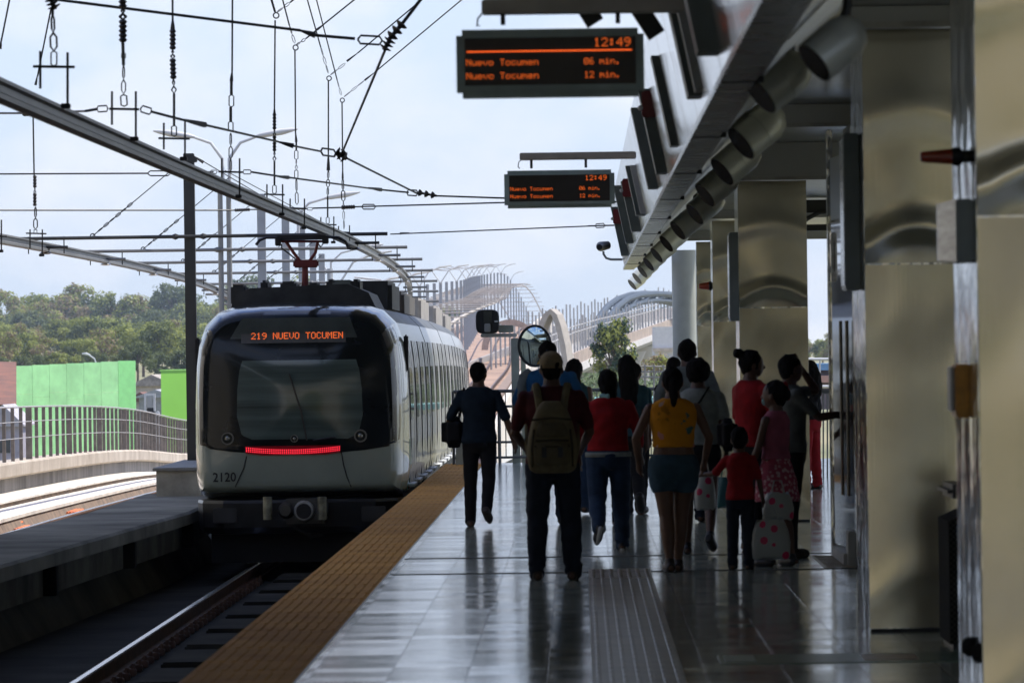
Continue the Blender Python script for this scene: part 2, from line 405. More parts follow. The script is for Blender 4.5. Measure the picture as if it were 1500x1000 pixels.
# tactile edge strip : plate with ribs and rows of studs
tm = mat('ochre_tactile_tile', (.80,.42,.10), .8, var=.2, vscale=1.5, col2=(.60,.29,.07), spec=.12)
mb = MB(); mb.box(edgeL, tR-.012, -30, 86.3, -.122, .0)
nr = 9; w = (tR-.012-edgeL)/nr
for i in range(nr):
    x = edgeL+w*(i+.5); y = 17.; k = 0
    while y < 86:
        L_ = .9+.55*((k*7+i*0) % 3)
        mb.prism([(x-.016,.0005),(x+.016,.0005),(x+.010,.006),(x-.010,.006)], y, y+L_*.86); y += L_; k += 1
e = struct('platform_edge', mb, tm, origin=(edgeL,0,0))
mb = MB(); mb.box(tR-.012, tR, -30, 86.3, -.12, .003)
struct('platform_edge_trim', mb, mat('edge_trim_strip',(.6,.56,.47),.4,var=.15,vscale=5))
jm = mat('expansion_joint_filler', (.035,.035,.035), .7)
for Y in (42.9,46.2):
    mb = MB(); mb.box(tR+.02, 9, Y-.05, Y+.05, .0, .004); struct('floor_joint', mb, jm)
# tactile guide strip
gm = mat('guide_strip_tile', (.34,.29,.22), .3, spec=.5, var=.15, vscale=3)
mb = MB(); mb.box(.04,.53,17,41.6,0,.004)
for i in range(7):
    x = .075+.07*i
    y = 17
    while y < 41.4:
        mb.prism([(x-.012,.0045),(x+.012,.0045),(x+.008,.008),(x-.008,.008)], y, y+.38); y += .425
mb.box(.04,.53,41.7,43.4,0,.004)
for i in range(7):
    for j in range(22): mb.ell((.075+.07*i, 41.75+.075*j, .004),(.018,.018,.006),6,4)
struct('guide_strip', mb, gm)
mb = MB(); mb.box(1.9,3.6,43.0,45.6,0,.004)
for j in range(16): mb.obox((2.3,43.2+j*.15,.007),(.75,.035,.006),Matrix.Identity(3))
struct('guide_strip', mb, gm)
# green painted floor marking with a pale square plate
mb = MB(); mb.box(.75,3.2,30.0,30.9,0,.004)
mb.cur = 1; mb.box(.78,.95,30.15,30.75,.0045,.008); mb.cur = 2; mb.box(1.55,1.85,30.2,30.7,.0045,.007)
struct('floor_marking', mb, [mat('green_floor_paint',(.10,.16,.11),.25,var=.15),mat('pale_floor_plate',(.3,.36,.31),.3),mat('red_floor_mark',(.24,.12,.08),.3)])
# ================================================================ STATION: roof, fascia, columns, signs
roofm = mat('roof_steel_deck', (.30,.31,.31), .6, .1)
roof = thing('station_roof', 'high flat canopy roof over the platform and the near track', 'roof', (3,25,8)); 
mb = MB(); mb.box(-2.9,10,-10,88,8,8.25); mb.build('roof_deck', roofm, roof)
mb = MB(); mb.box(-12.4,-2.903,-10,42,8.02,8.2); mb.box(-12.1,-2.903,53,64,8.02,8.2); mb.build('track_roof', roofm, roof)  # unseen panels added to darken the platform and the train nose
for Y in range(-10,90,10):
    mb = MB(); mb.box(-5.2,10,Y-.12,Y+.12,7.6,7.995); mb.build('roof_beam', steel_dark, roof)
for Y in (-5,5,35,65,84):
    MB().cyl((7.5,Y,0),(7.5,Y,7.6),.22,n=16).build('roof_post', steel_light, roof)

# polished metal soffit and leaning fascia
pol = mat('polished_fascia_panel', (.72,.73,.74), .14, 1., var=.05, bump=.02, bscale=1.6, stretch=(1,.35,1), rvar=.05)
sof = mat('dark_metal_soffit', (.46,.465,.43), .30, .8, var=.15, vscale=.5, rvar=.08, bump=.006, bscale=1.2)
sofl = mat('soffit_edge_strip', (.42,.41,.36), .35, .8, var=.2)
YE = 83.
can = thing('platform_bulkhead', 'long leaning metal fascia and soffit above the platform edge of the concourse', 'canopy', (1.2,40,3)); 
k = 0; Y = 18.
seam = []
while Y < YE-.5:
    Y2 = min(Y+2.6, YE)
    mb = MB(); mb.add([(.50,Y+.02,3.95),(.50,Y2-.02,3.95),(.69,Y2-.02,3.02),(.69,Y+.02,3.02),(.56,Y+.02,3.95),(.56,Y2-.02,3.95),(.75,Y2-.02,3.02),(.75,Y+.02,3.02)],
        [(0,1,2,3),(7,6,5,4),(0,4,5,1),(3,2,6,7),(0,3,7,4),(1,5,6,2)])
    mb.build('fascia_panel', pol, can); Y = Y2; k += 1
mb = MB(); mb.loft([[(.57,y,3.94),(.76,y,3.015),(.84,y,3.0),(.87,y,3.0),(1.5,y,3.62),(1.5,y,3.9),(.8,y,4.1)] for y in (18,30,55,YE-.02)]); mb.build('bulkhead_body', sof, can)
mb = MB(); mb.box(.67,.835,18,YE+.05,2.975,3.012); mb.build('bottom_trim', mat('bulkhead_trim',(.34,.35,.33),.28,.9,rvar=.1), can)
for Y in [19+6.5*i for i in range(10)]:
    mb = MB(); mb.obox((.775,Y,2.985),(.2,.03,.03),Matrix.Identity(3)); mb.build('joint_cover', black, can)
# slim bead lights under the bulkhead
# vertical fins on the fascia, some carrying a red box
finm = mat('green_grey_fin', (.13,.16,.15), .45, .2)
redm = mat('dark_red_box', (.19,.012,.015), .4)
def lean(z): return .69+(z-3.02)*(.50-.69)/(.93)
def fin(Y, z0, z1, w, d, red, ribbed, lab):
    t = thing('fascia_fin', lab, 'fin', (lean(3.1),Y,3.1), 'vertical fins on the leaning fascia')
    def slabp(zA, zB, y0, y1, dd, nm, m):
        q = MB(); a,b_ = lean(zA),lean(zB)
        q.add([(a-dd,y0,zA),(a+.03,y0,zA),(b_+.03,y0,zB),(b_-dd,y0,zB),(a-dd,y1,zA),(a+.03,y1,zA),(b_+.03,y1,zB),(b_-dd,y1,zB)],
              [(0,1,2,3),(7,6,5,4),(0,4,5,1),(1,5,6,2),(2,6,7,3),(3,7,4,0)]); q.build(nm, m, t)
    slabp(z0,z1,Y,Y+w,d,'fin_body',finm)
    if ribbed:
        for i in range(3): slabp(z0+.01,z1-.01,Y-.16-.12*i,Y-.1-.12*i,d*.55,'rib',steel_grey)
    if red:
        zc = (z0+z1)/2+.1
        a = lean(zc); q = MB(); q.bbox(a-d-.02,a+.02,Y-.10,Y-.005,zc,zc+.2,.01); q.build('red_box', redm, t)
        q = MB(); q.ell((a-d-.03,Y-.08,zc+.07),(.022,.03,.022),8,6); q.build('bulb', steel_light, t)
fl = [(25.5,3.12,3.75,.10,1,0,'nearest fin, carrying a dark red box, above the first departure board'),
      (29.5,3.10,3.80,.07,0,1,'ribbed fin just past the first departure board'),
      (36.5,3.1,3.7,.05,0,0,'plain fin between the ribbed fin and the second red box'),
      (41.5,3.08,3.72,.08,1,0,'fin with a dark red box, beside the second departure board'),
      (46,3.1,3.78,.08,0,0,'tall plain fin right behind the second departure board'),
      (55,3.1,3.6,.09,0,1,'ribbed fin half way along the fascia'),
      (60,3.05,3.6,.10,1,0,'fin with a dark red box, third one from the camera'),
      (68,3.08,3.8,.09,0,0,'long thin dark fin near the far end of the fascia'),
      (75,3.05,3.72,.10,1,0,'farthest fin with a dark red box, above the security camera')]
for Y,z0,z1,d,r,rb,lab in fl: fin(Y,z0,z1,.45,d,r,rb,lab)
# ceiling over the concourse with cross beams
mb = MB(); mb.box(1.5,9,21,54.6,3.78,3.88); mb.box(1.5,9,54.6,YE,3.50,3.6)
mb.box(1.5,9,54.55,54.6,3.45,3.88)
tag(mb.build('concourse_ceiling', sof), 'dark metal ceiling over the concourse at the right', 'ceiling')
for Y,z0,z1 in ((33.0,3.66,3.775),(46,3.60,3.775),(54.4,3.42,3.775),(69,3.40,3.495),(80.5,3.36,3.495)):
    q = thing('ceiling_beam', '', 'beam', (3,Y,z0)); q['label'] = {33.0:'nearest dark ceiling beam, over the broad steel column',46:'dark ceiling beam above the glass door frame',54.4:'dark ceiling beam on top of the middle steel column',69:'ceiling beam over the narrow column behind the middle one',80.5:'farthest ceiling beam, above the round column'}[Y]; q['group']='beams under the concourse ceiling'
    MB().box(1.25,9,Y-.25,Y,z0,z1).build('beam_body', sof, q)
    MB().box(1.22,9,Y-.28,Y-.253,z0-.015,z0+.02).build('edge_strip', sofl, q)

# --- stainless clad columns
inox = mat('brushed_stainless_panel', (.74,.68,.52), .17, .95, var=.06, vscale=1.1, rvar=.06)
N,L,b = nodes(inox)
tc = N['Texture Coordinate']
wv = N.new('ShaderNodeTexNoise'); wv.inputs['Scale'].default_value = .75; wv.inputs['Detail'].default_value = .4; wv.inputs['Distortion'].default_value = .3
mpp = N.new('ShaderNodeMapping'); mpp.inputs['Scale'].default_value = (1.3,1.3,.95); L.new(tc.outputs['Object'], mpp.inputs['Vector']); L.new(mpp.outputs['Vector'], wv.inputs['Vector'])
bp = N.new('ShaderNodeBump'); bp.inputs['Distance'].default_value = .06; bp.inputs['Strength'].default_value = 1.
L.new(wv.outputs['Fac'], bp.inputs['Height'])
bn = N.new('ShaderNodeTexNoise'); bn.inputs['Scale'].default_value = 60; mp3 = N.new('ShaderNodeMapping'); mp3.inputs['Scale'].default_value = (1,1,.02)
L.new(tc.outputs['Object'], mp3.inputs['Vector']); L.new(mp3.outputs['Vector'], bn.inputs['Vector'])
bp2 = N.new('ShaderNodeBump'); bp2.inputs['Distance'].default_value = .00015; L.new(bn.outputs['Fac'], bp2.inputs['Height'])
L.new(bp.outputs['Normal'], bp2.inputs['Normal']); L.new(bp2.outputs['Normal'], b.inputs['Normal'])
mirror_inox = mat('mirror_stainless', (.62,.63,.62), .09, 1., var=.04, bump=.03, bscale=3.2, stretch=(1,1,.5), rvar=.03)
def column(x0, x1, Y, dep, ztop, zj, lab, plinth=True):
    t = thing('steel_column', lab, 'column', ((x0+x1)/2,Y,0), 'stainless clad columns along the concourse')
    def pan(z0,z1):
        # gently pillowed front sheet
        q = MB(); nx,nz = 14,44; vs=[]
        for j in range(nz+1):
            for i in range(nx+1):
                u,v = i/nx,j/nz
                bul = .006*sin(pi*u)*sin(pi*v)+(.022*math.exp(-((v-.06-.10*(1-(2*u-1)**2))/.055)**2)+.010*math.exp(-((v-.55-.12*sin(2.2*u+.6))/.09)**2))*(1 if z0>1 else .25)
                vs.append((x0+.004+(x1-x0-.008)*u, Y-bul, z0+(z1-z0)*v))
        q.add(vs,[(j*(nx+1)+i,j*(nx+1)+i+1,(j+1)*(nx+1)+i+1,(j+1)*(nx+1)+i) for j in range(nz) for i in range(nx)])
        q.build('front_panel', inox, t, smooth=True)
    pan(.024,zj-.006); pan(zj+.006,ztop)
    MB().box(x0,x1,Y+.004,Y+dep,.0,ztop).build('core', mirror_inox, t)
    MB().box(x0+.01,x1-.01,Y-.002,Y+.003,.0,.02).build('kick_strip', black, t)
    return t
cA = column(1.735,2.40,33.2,1.4,3.66,2.235,'broad brushed steel column, second from the right picture edge, with the low seam')
cB = column(1.735,2.60,23.8,1.5,3.78,2.29,'brushed steel column nearest the camera, cut by the right picture edge')
cC = column(1.60,2.29,54.8,1.2,3.42,2.15,'square brushed steel column in the middle, behind the crowd')
cD = column(1.70,2.3,69.6,1.0,3.38,2.1,'narrow steel column half hidden behind the middle one')
cE = column(1.735,2.1,80.8,.6,3.34,2.1,'dark narrow steel column beside the round white column')
t = thing('round_column', 'round pale painted column at the far end of the concourse', 'column', (1.68,87.3,0))
MB().cyl((1.68,87.3,0),(1.68,87.3,3.34),.20,n=32).build('shaft', mat('pale_column_paint',(.55,.57,.52),.5,var=.06), t, smooth=True)
MB().cyl((1.68,87.3,0),(1.68,87.3,.12),.22,n=32).build('base_ring', steel_grey, t, smooth=True)
# --- fittings on the columns
def px_box(name, x0,y0,x1,y1,Y,dep,m,par=None,r=.01):
    a = at(x0,y1,Y); b_ = at(x1,y0,Y); q = MB(); q.bbox(a.x,b_.x,Y,Y+dep,a.z,b_.z,r); return q.build(name,m,par) if par is not None else q.build(name,m)
signg = mat('blue_grey_sign_casing', (.20,.245,.26), .4, .3)
signl = mat('sign_light_face', (.62,.66,.70), .18, .3, var=.2, vscale=6, stretch=(1,1,4))
def blade_sign(x0,y0,x1,y1,Y,dep,lab):
    a = at((x0+x1)/2,y1,Y); t = thing('blade_sign', lab, 'sign', (a.x,Y,a.z), 'edge-on blade signs on the columns')
    o = px_box('casing', x0,y0,x1,y1,Y,dep,signg,t,.008)
    a = at(x0,y1,Y); b_ = at(x1,y0,Y)
    MB().box(a.x-.006,a.x-.001,Y+.03,Y+dep-.03,a.z+.03,b_.z-.03).build('face', signl, t)
blade_sign(1239,195,1258,425,33.6,.5,'long narrow blue grey sign seen edge-on left of the broad steel column')
blade_sign(1070,340,1083,470,55.2,.6,'small edge-on blade sign left of the middle steel column')
t = thing('speaker_box', 'blue grey box with a pale reflecting side, on the nearest column', 'box', (1.66,24,2.1))
a = at(1379,384,24.0); b_ = at(1427,291,24.0)
MB().bbox(a.x+.07,1.735,24.0,24.5,a.z,b_.z,.008).build('box_body', signg, t)
q = MB(); q.add([(a.x,24.25,a.z+.012),(a.x+.066,24.0,a.z),(a.x+.066,24.0,b_.z),(a.x,24.25,b_.z-.015),(a.x,24.27,a.z+.012),(a.x+.066,24.5,a.z),(a.x+.066,24.5,b_.z),(a.x,24.27,b_.z-.015)],[(0,1,2,3),(7,6,5,4),(0,3,7,4),(0,4,5,1),(3,2,6,7),(1,5,6,2)]); q.build('side_face', signl, t)
# amber beacons
amb = mat('amber_lens', (.45,.05,.012), .25, coat=.5)
def beacon(x0,x1,yc,Y,rad,lab):
    a = at(x0,yc,Y); b_ = at(x1,yc,Y); t = thing('beacon_horn', lab, 'beacon', (b_.x,Y,b_.z-rad))
    l = b_.x-a.x
    MB().tube([(a.x,Y,a.z),(a.x+.02,Y,a.z),(a.x+l*.55,Y,a.z)],[rad*.6,rad*.75,rad*1.05],16).build('lens', amb, t, smooth=True)
    MB().tube([(a.x+l*.551,Y,a.z),(a.x+l*.62,Y,a.z),(a.x+l*.7,Y,a.z),(a.x+l*.74,Y,a.z)],[rad*1.1,rad*1.25,rad*1.2,rad*.8],16).build('housing', black, t, smooth=True)
    MB().tube([(a.x+l*.741,Y,a.z),(b_.x,Y,a.z)],[rad*.8,rad*.9],12).build('stem', steel_dark, t, smooth=True)
beacon(1348,1432,230,24.3,.034,'amber and black beacon sticking out from the nearest column')
beacon(1024,1050,419,69.8,.05,'small dark red beacon on the narrow column far behind')
t = thing('alarm_box', 'orange fire alarm box on the nearest column at head height', 'alarm box', (1.7,24.4,1.41))
a = at(1394,612,24.4); b_ = at(1434,533,24.4)
om = mat('orange_enamel', (.85,.38,.03), .4, var=.15, vscale=12)
MB().bbox(a.x+.02,a.x+.085,24.4,24.7,a.z,b_.z,.008).build('box_body', om, t)
MB().bbox(a.x,a.x+.018,24.45,24.65,a.z+.03,b_.z-.01,.006).build('cover', steel_light, t)
MB().bbox(a.x+.087,b_.x,24.5,24.6,a.z+.02,b_.z-.02,.006).build('bracket', steel_grey, t)
# waste bin between the columns
t = thing('litter_bin', 'dark perforated litter bin with slanted top between the two nearest columns', 'bin', (2.16,31,0))
q = MB(); q.add([(2.09,31.2,.03),(2.33,31.2,.03),(2.33,31.2,.84),(2.09,31.2,.73),(2.09,32.1,.03),(2.33,32.1,.03),(2.33,32.1,.84),(2.09,32.1,.73)],[(0,1,2,3),(7,6,5,4),(0,4,5,1),(1,5,6,2),(2,6,7,3),(3,7,4,0)])
binm = mat('perforated_dark_metal', (.045,.045,.038), .9, 0., spec=.08)
N,L,b = nodes(binm); ck = N.new('ShaderNodeTexChecker'); ck.inputs['Scale'].default_value = 60
ck.inputs['Color1'].default_value = (.055,.055,.045,1); ck.inputs['Color2'].default_value = (.02,.02,.018,1)
L.new(N['Texture Coordinate'].outputs['Object'], ck.inputs['Vector']); L.new(ck.outputs['Color'], b.inputs['Base Color'])
q.build('bin_body', binm, t)
MB().bbox(2.085,2.34,31.15,32.1,.86,.94,.03).build('lid', steel_dark, t)
MB().box(2.25,2.30,31.5,31.6,.80,.865).build('lid_post', steel_dark, t)
MB().box(2.11,2.31,31.25,32.05,.0,.03).build('foot', black, t)
for k,(px,py) in enumerate([(1420,946),(1434,955)]):
    p = at(px,py,24.4 if k==0 else 24.0); t = thing('door_bumper', ['left round black rubber bumper low on the nearest column','right round black rubber bumper low on the nearest column'][k], 'bumper', p, 'round bumpers low on the nearest column')
    MB().tube([p+Vector((-.03,-.03,0)),p+Vector((-.012,-.035,0)),p+Vector((.06,0,0))],[.03,.045,.045],14).build('pad', rubber, t, smooth=True)
# --- lift shaft with glass door at right of the crowd
t = thing('lift_door', 'mirror steel lift front with long vertical pull bars right of the crowd', 'lift front', (2.4,44,0))
fr = mirror_inox
def pbx(name,x0,x1,Y,y0w,z0,z1,m): MB().bbox(x0,x1,Y,y0w,z0,z1,.01).build(name,m,t)
pbx('frame_post',2.07,2.12,45.4,45.6,0,3.55,fr); pbx('frame_post',2.17,2.215,43.3,43.5,0,3.55,fr)
gls = mat('smoked_glass', (.05,.055,.055), .06, 0., spec=.8, coat=.6)
q = MB(); q.add([(2.085,45.39,.12),(2.175,43.52,.12),(2.175,43.52,3.3),(2.085,45.39,3.3),(2.11,45.39,.12),(2.2,43.52,.12),(2.2,43.52,3.3),(2.11,45.39,3.3)],[(0,1,2,3),(7,6,5,4),(0,3,7,4),(1,5,6,2),(0,4,5,1),(3,2,6,7)]); q.build('door_leaf', gls, t)
q = MB(); q.box(2.215,2.9,43.4,45.6,0,3.55); q.build('shaft_wall', sof, t)
pbx('kick_plate',2.07,2.2,43.4,45.38,0,.10,steel_grey)
pbx('sill_block',2.10,2.165,43.25,43.6,0,.28,steel_grey)
for xx,yy in ((2.10,44.0),(2.135,43.7)):
    MB().cyl((xx,yy,.55),(xx,yy,1.95),.014,n=8).build('pull_bar', mat('brass_steel_bar',(.5,.46,.36),.25,.9), t, smooth=True)
# thin bright jambs between lift and broad column
pbx('jamb',2.19,2.205,40.2,40.3,0,3.3,fr); pbx('jamb',2.15,2.17,37.9,38.0,.0,3.3,fr)
# mirrored panel with pale pictogram (looks distorted)
t = thing('pictogram_panel', 'small pale metal pictogram panel on the lift frame left of the long blade sign', 'panel', at(1230,412,45.2))
px_box('panel',1218,340,1240,413,45.0,.03,signl,t)
for x0,x1,yy0,yy1 in ((1222,1226,352,398),(1231,1235,352,398)):
    a = at(x0,yy1,44.99); b_ = at(x1,yy0,44.99); MB().box(a.x,b_.x,44.985,44.997,a.z,b_.z).build('mark', black, t)
# beams crossing the gap behind
t = thing('cross_beam', 'dark arched cross beam seen in the gap right of the middle column', 'beam', at(1196,310,64))
a = at(1170,312,64); b_ = at(1240,292,64); MB().box(a.x,b_.x,64,64.2,a.z,b_.z).build('top_beam', steel_dark, t)
pts = [at(1170,330,64),at(1183,320,64),at(1200,311,64),at(1240,306,64)]; MB().tube(pts,.03,6).build('arched_edge', steel_dark, t)
t = thing('cross_beam', 'lower dark serrated beam in the gap right of the middle column', 'beam', at(1196,337,64))
a = at(1170,338,64); b_ = at(1240,328,64); MB().box(a.x,b_.x,64,64.2,a.z,b_.z).build('beam_body', steel_dark, t)
# right-hand wall of the concourse and the wall behind the camera, which the steel mirrors
wallm = mat('beige_rendered_wall', (.58,.49,.34), .8, var=.1, vscale=.5)
for Y0,Y1_ in ((-30,30),(34,52)):
    q = MB(); q.box(8.9,9.1,Y0,Y1_,0,3.77); tag(q.build('concourse_wall', wallm), ['beige side wall of the concourse behind the nearest column','beige side wall of the concourse behind the lift front'][Y0>0], 'wall')
q = MB(); q.box(-12.4,-12.2,-30,84,-9,7.5); tag(q.build('station_side_wall', mat('side_wall_render',(.60,.57,.50),.8,var=.2,vscale=.3)),'tall beige station wall on the far side of the tracks near the photographer','wall')  # unseen wall added to block side skylight and bounce warm light inside
for i,yy in enumerate((64.5,68.2)):
    o_ = MB().box(-12.199,-12.12,yy,yy+2.6,.2,3.6).build('dark_window', mat('wall_window_glass',(.02,.025,.025),.15)); tag(o_, ['dark window in the far side wall, nearer the photographer','dark window in the far side wall, nearer the train'][i], 'window')  # dark panes added on the unseen wall for the convex mirror to reflect
t = thing('end_wall', 'beige wall with wide openings behind the photographer', 'wall', (2,-28,0))  # unseen wall, shaped to cut the light reaching the crowd
for x0,x1,z0,z1 in ((-1.5,3.3,0,1.1),(-1.5,3.3,2.9,7.6),(-1.5,-.7,1.1,2.9),(1.2,3.3,1.1,2.9)):
    MB().box(x0,x1,-28.2,-28,z0,z1).build('wall_part', wallm, t)

# --- drum lamps along the bulkhead
lampm = mat('grey_lamp_drum', (.66,.68,.61), .4, .25, var=.08)
lens = mat('dark_lamp_lens', (.03,.032,.03), .2, spec=.7)
dirL = Vector((-.75,-.30,-.60)).normalized()
def drum(p, lab, s=1.):
    t = thing('drum_lamp', lab, 'lamp', p, 'drum lamps hung along the bulkhead')
    ax = -dirL; r = .118*s
    MB().tube([p, p+ax*.13*s, p+ax*.132*s, p+ax*.22*s, p+ax*.28*s, p+ax*.32*s],[r,r*1.02,r*1.04,r*1.02,r*.8,r*.35],24).build('drum', lampm, t, smooth=True)
    MB().tube([p-ax*.004*s, p-ax*.001*s],[r*.93,r*.93],24).build('lens', lens, t)
    top = p+ax*.2*s; MB().tube([top, Vector((top.x+.05, top.y, 3.42))],.02,8).build('bracket', steel_dark, t)
    return t
bs = [(1191,92,1),(1112,140,.95),(1083,210,1),(1056,252,1),(1031,286,1),(1016,314,1),(991,338,1),(974,357,1),(960,374,1),(948,387,1),(939,398,1),(931,408,1),(924,417,1)]
labs = ['nearest and largest drum lamp under the bulkhead','second nearest drum lamp, left of the lamp nearest the camera','third drum lamp from the camera','fourth drum lamp from the camera','fifth drum lamp from the camera','sixth drum lamp from the camera','seventh drum lamp, in the middle of the row','sixth drum lamp counted from the far end','fifth drum lamp counted from the far end','fourth drum lamp counted from the far end','third drum lamp counted from the far end','last drum lamp but one at the far end of the row','farthest drum lamp, seen against the sky']
for (px,py,s),lab in zip(bs,labs):
    u = (px-850); v = 517-py; bb = -u*SR+v*CR
    Yl = 8000*1.22/(bb+ (0)) ; p = at(px+2, py, Yl); drum(p, lab, .84 if py < 100 else .92 if py < 200 else 1.0)
# far rail that carries the last lamps past the end of the fascia
tag(MB().tube([(1.18,80,3.3),(1.15,98,3.16)],.05,8).build('lamp_rail', steel_dark), 'dark rail carrying the last drum lamps beyond the fascia', 'rail')

# --- departure boards
def GL(s):
    return s
FONT = {'N':["10001","11001","10101","10101","10011","10001","10001"],'u':["00000","00000","10001","10001","10001","10011","01101"],
'e':["00000","00000","01110","10001","11111","10000","01110"],'v':["00000","00000","10001","10001","10001","01010","00100"],
'o':["00000","00000","01110","10001","10001","10001","01110"],'T':["11111","00100","00100","00100","00100","00100","00100"],
'c':["00000","00000","01110","10000","10000","10001","01110"],'m':["00000","00000","11010","10101","10101","10001","10001"],
'n':["00000","00000","10110","11001","10001","10001","10001"],'i':["00100","00000","01100","00100","00100","00100","01110"],
'.':["00000"]*5+["01100","01100"],':':["00000","01100","01100","00000","01100","01100","00000"],' ':["00000"]*7,
'0':["01110","10001","10011","10101","11001","10001","01110"],'1':["00100","01100","00100","00100","00100","00100","01110"],
'2':["01110","10001","00001","00010","00100","01000","11111"],'4':["00010","00110","01010","10010","11111","00010","00010"],
'6':["00110","01000","10000","11110","10001","10001","01110"],'9':["01110","10001","10001","01111","00001","00010","01100"],
'U':["10001"]*6+["01110"],'E':["11111","10000","10000","11110","10000","10000","11111"],'V':["10001"]*5+["01010","00100"],
'O':["01110"]+["10001"]*5+["01110"],'C':["01110","10001","10000","10000","10000","10001","01110"],'M':["10001","11011","10101","10101","10001","10001","10001"]}
def dots(mb, text, x, z, pitch, Y, adv=6, fx=None, drop=()):
    """text as raised LED dots, top left at x, z"""
    for ch in text:
        g = FONT[ch]
        for r in range(7):
            if r in drop: continue
            for c_ in range(5):
                if g[r][c_] == '1':
                    X = x+c_*pitch; Z = z-r*pitch; h = pitch*.42; y = Y if fx is None else fx(X,Z)
                    mb.add([(X-h,y,Z-h),(X+h,y,Z-h),(X+h,y,Z+h),(X-h,y,Z+h)],[(0,1,2,3)])
        x += adv*pitch
    return x
led = mat('orange_led_dots', (.6,.12,.02), .5, emit=(1.,.16,.02), estr=.62)
casing = mat('green_grey_board_casing', (.46,.57,.54), .45, .1)
screen = mat('dark_display_glass', (.045,.04,.036), .3, spec=.3)
def board(x0,yt0,x1,yb0,Y,lab,beam):
    a = at(x0,yb0,Y); b_ = at(x1,yt0,Y); w = b_.x-a.x; h = b_.z-a.z
    t = thing('departure_board', lab, 'departure board', ((a.x+b_.x)/2,Y,a.z), 'departure boards hung over the platform')
    MB().bbox(a.x,b_.x,Y,Y+.22,a.z,b_.z,.03).build('casing', casing, t, smooth=True)
    sx0,sx1 = a.x+w*.045,b_.x-w*.045; sz0,sz1 = a.z+h*.17,b_.z-h*.13
    sc = MB().box(sx0,sx1,Y-.006,Y-.001,sz0,sz1).build('screen', screen, t)
    q = MB(); p = (sx1-sx0)*.0078; sw_ = sx1-sx0; sh = sz1-sz0
    dots(q,'12:49',sx0+sw_*.76,sz0+sh*.96,p*.95,Y-.009); q.build('led_clock', led, sc)
    z1 = sz0+sh*.545; z2 = sz0+sh*.26
    for z_,mn in ((z1,'06'),(z2,'12')):
        for wd,xx_,ad_ in (('Nuevo',sx0+sw_*.012,6),('Tocumen',sx0+sw_*.012+36*p*.702,6),(mn,sx0+sw_*.70,5.6),('min.',sx0+sw_*.70+16.8*p*.702,5.6)):
            q = MB(); dots(q,wd,xx_,z_,p*.702,Y-.009,adv=ad_); q.build('led_word', led, sc)
    return t, (sx0,sx1,sz0,sz1)
t, s_ = board(669,40,943,143,28.0,'large departure board nearest the camera, orange letters under an orange line','')
MB().box(s_[0]+.012,s_[1]-.02,27.989,27.993,s_[2]+(s_[3]-s_[2])*.70,s_[2]+(s_[3]-s_[2])*.722).build('led_line', mat('led_line_lamp',(.6,.12,.02),.5,emit=(1.,.13,.02),estr=1.1), t)
def arm(x0,x1,yc,th,Y,drops,hgt,lab):
    a = at(x0,yc,Y); b_ = at(x1,yc,Y); t = thing('board_arm', lab, 'bracket', (b_.x,Y,a.z-th/2), 'arms carrying the departure boards')
    MB().bbox(a.x,b_.x,Y+.04,Y+.2,a.z-th/2,a.z+th/2,.008).build('arm_beam', mat('warm_grey_beam',(.58,.54,.47),.5,.1), t)
    for x in drops:
        c = at(x,yc,Y); MB().box(c.x-.012,c.x+.012,Y+.09,Y+.13,a.z-th/2-hgt,a.z-th/2).build('hanger', steel_dark, t)
    c = at(x0+4,yc,Y)
    MB().tube([c+Vector((0,.12,-th/2+.02)),c+Vector((-.035,.12,-.02-th/2)),c+Vector((-.04,.12,-.06-th/2)),c+Vector((-.025,.12,-th/2-hgt))],.005,6).build('cable', black, t)
arm(705,1003,9,.075,28.0,(736,905),.055,'grey arm carrying the larger near departure board')
t2,_ = board(739,248,900,305,49.6,'smaller departure board farther along, without the orange line','')
arm(761,932,229,.065,49.6,(778,858),.075,'grey arm carrying the smaller far departure board')
# slanted brackets above the first board
for k,(x0,y0,x1,y1) in enumerate([(838,-20,872,34),(925,-5,962,52)]):
    a = at(x0,y0,30.5); b_ = at(x1,y1,30.5)
    q = MB(); q.obox((a+b_)/2,(.10,.12,(a-b_).length),Matrix.Rotation(-atan2((b_-a).x,(a-b_).z),3,'Y'))
    tag(q.build('slanted_bracket', steel_dark), ['dark slanted bracket above the middle of the near departure board','dark slanted bracket between the near departure board and the fascia'][k], 'bracket', 'slanted brackets above the near board')
# --- security camera
t = thing('security_camera', 'black security camera on a curved arm at the far end of the fascia', 'camera', at(884,366,82.5))
MB().tube([at(878,362,82.5),at(880,361,82.8),at(891,359,82.9)],[.045,.075,.06],14).build('camera_body', black, t, smooth=True)
MB().tube([at(912,380,82.6),at(895,380,82.6),at(888,378,82.6),at(884,372,82.6),at(884,368,82.6)],.018,8).build('camera_arm', steel_grey, t)
# --- convex mirror, end signal, end railing
galv = mat('pale_green_galvanised', (.42,.47,.43), .5, .2)
t = thing('platform_signal', 'black rounded signal seen from behind on a pale green post at the platform end', 'signal', ground_at(759,684,0)+Vector((0,1.2,0)))
Ys_ = 86.9
def pb(par,name,x0,y0,x1,y1,Y,dep,m,r=.01): return px_box(name,x0,y0,x1,y1,Y,dep,m,par,r)
pb(t,'post',751,495,760,682,Ys_,.1,galv); pb(t,'post',765,520,770,682,Ys_+.3,.08,galv)
pb(t,'arm',704,488,757,494,Ys_,.3,steel_light); pb(t,'arm_box',730,476,752,487,Ys_+.05,.2,galv)
a = at(697,489,Ys_-.25); b_ = at(731,453,Ys_-.25)
bm = bmesh.new(); 
q = MB(); cxx,czz,hw,hh = (a.x+b_.x)/2,(a.z+b_.z)/2,(b_.x-a.x)/2,(b_.z-a.z)/2
rg = []
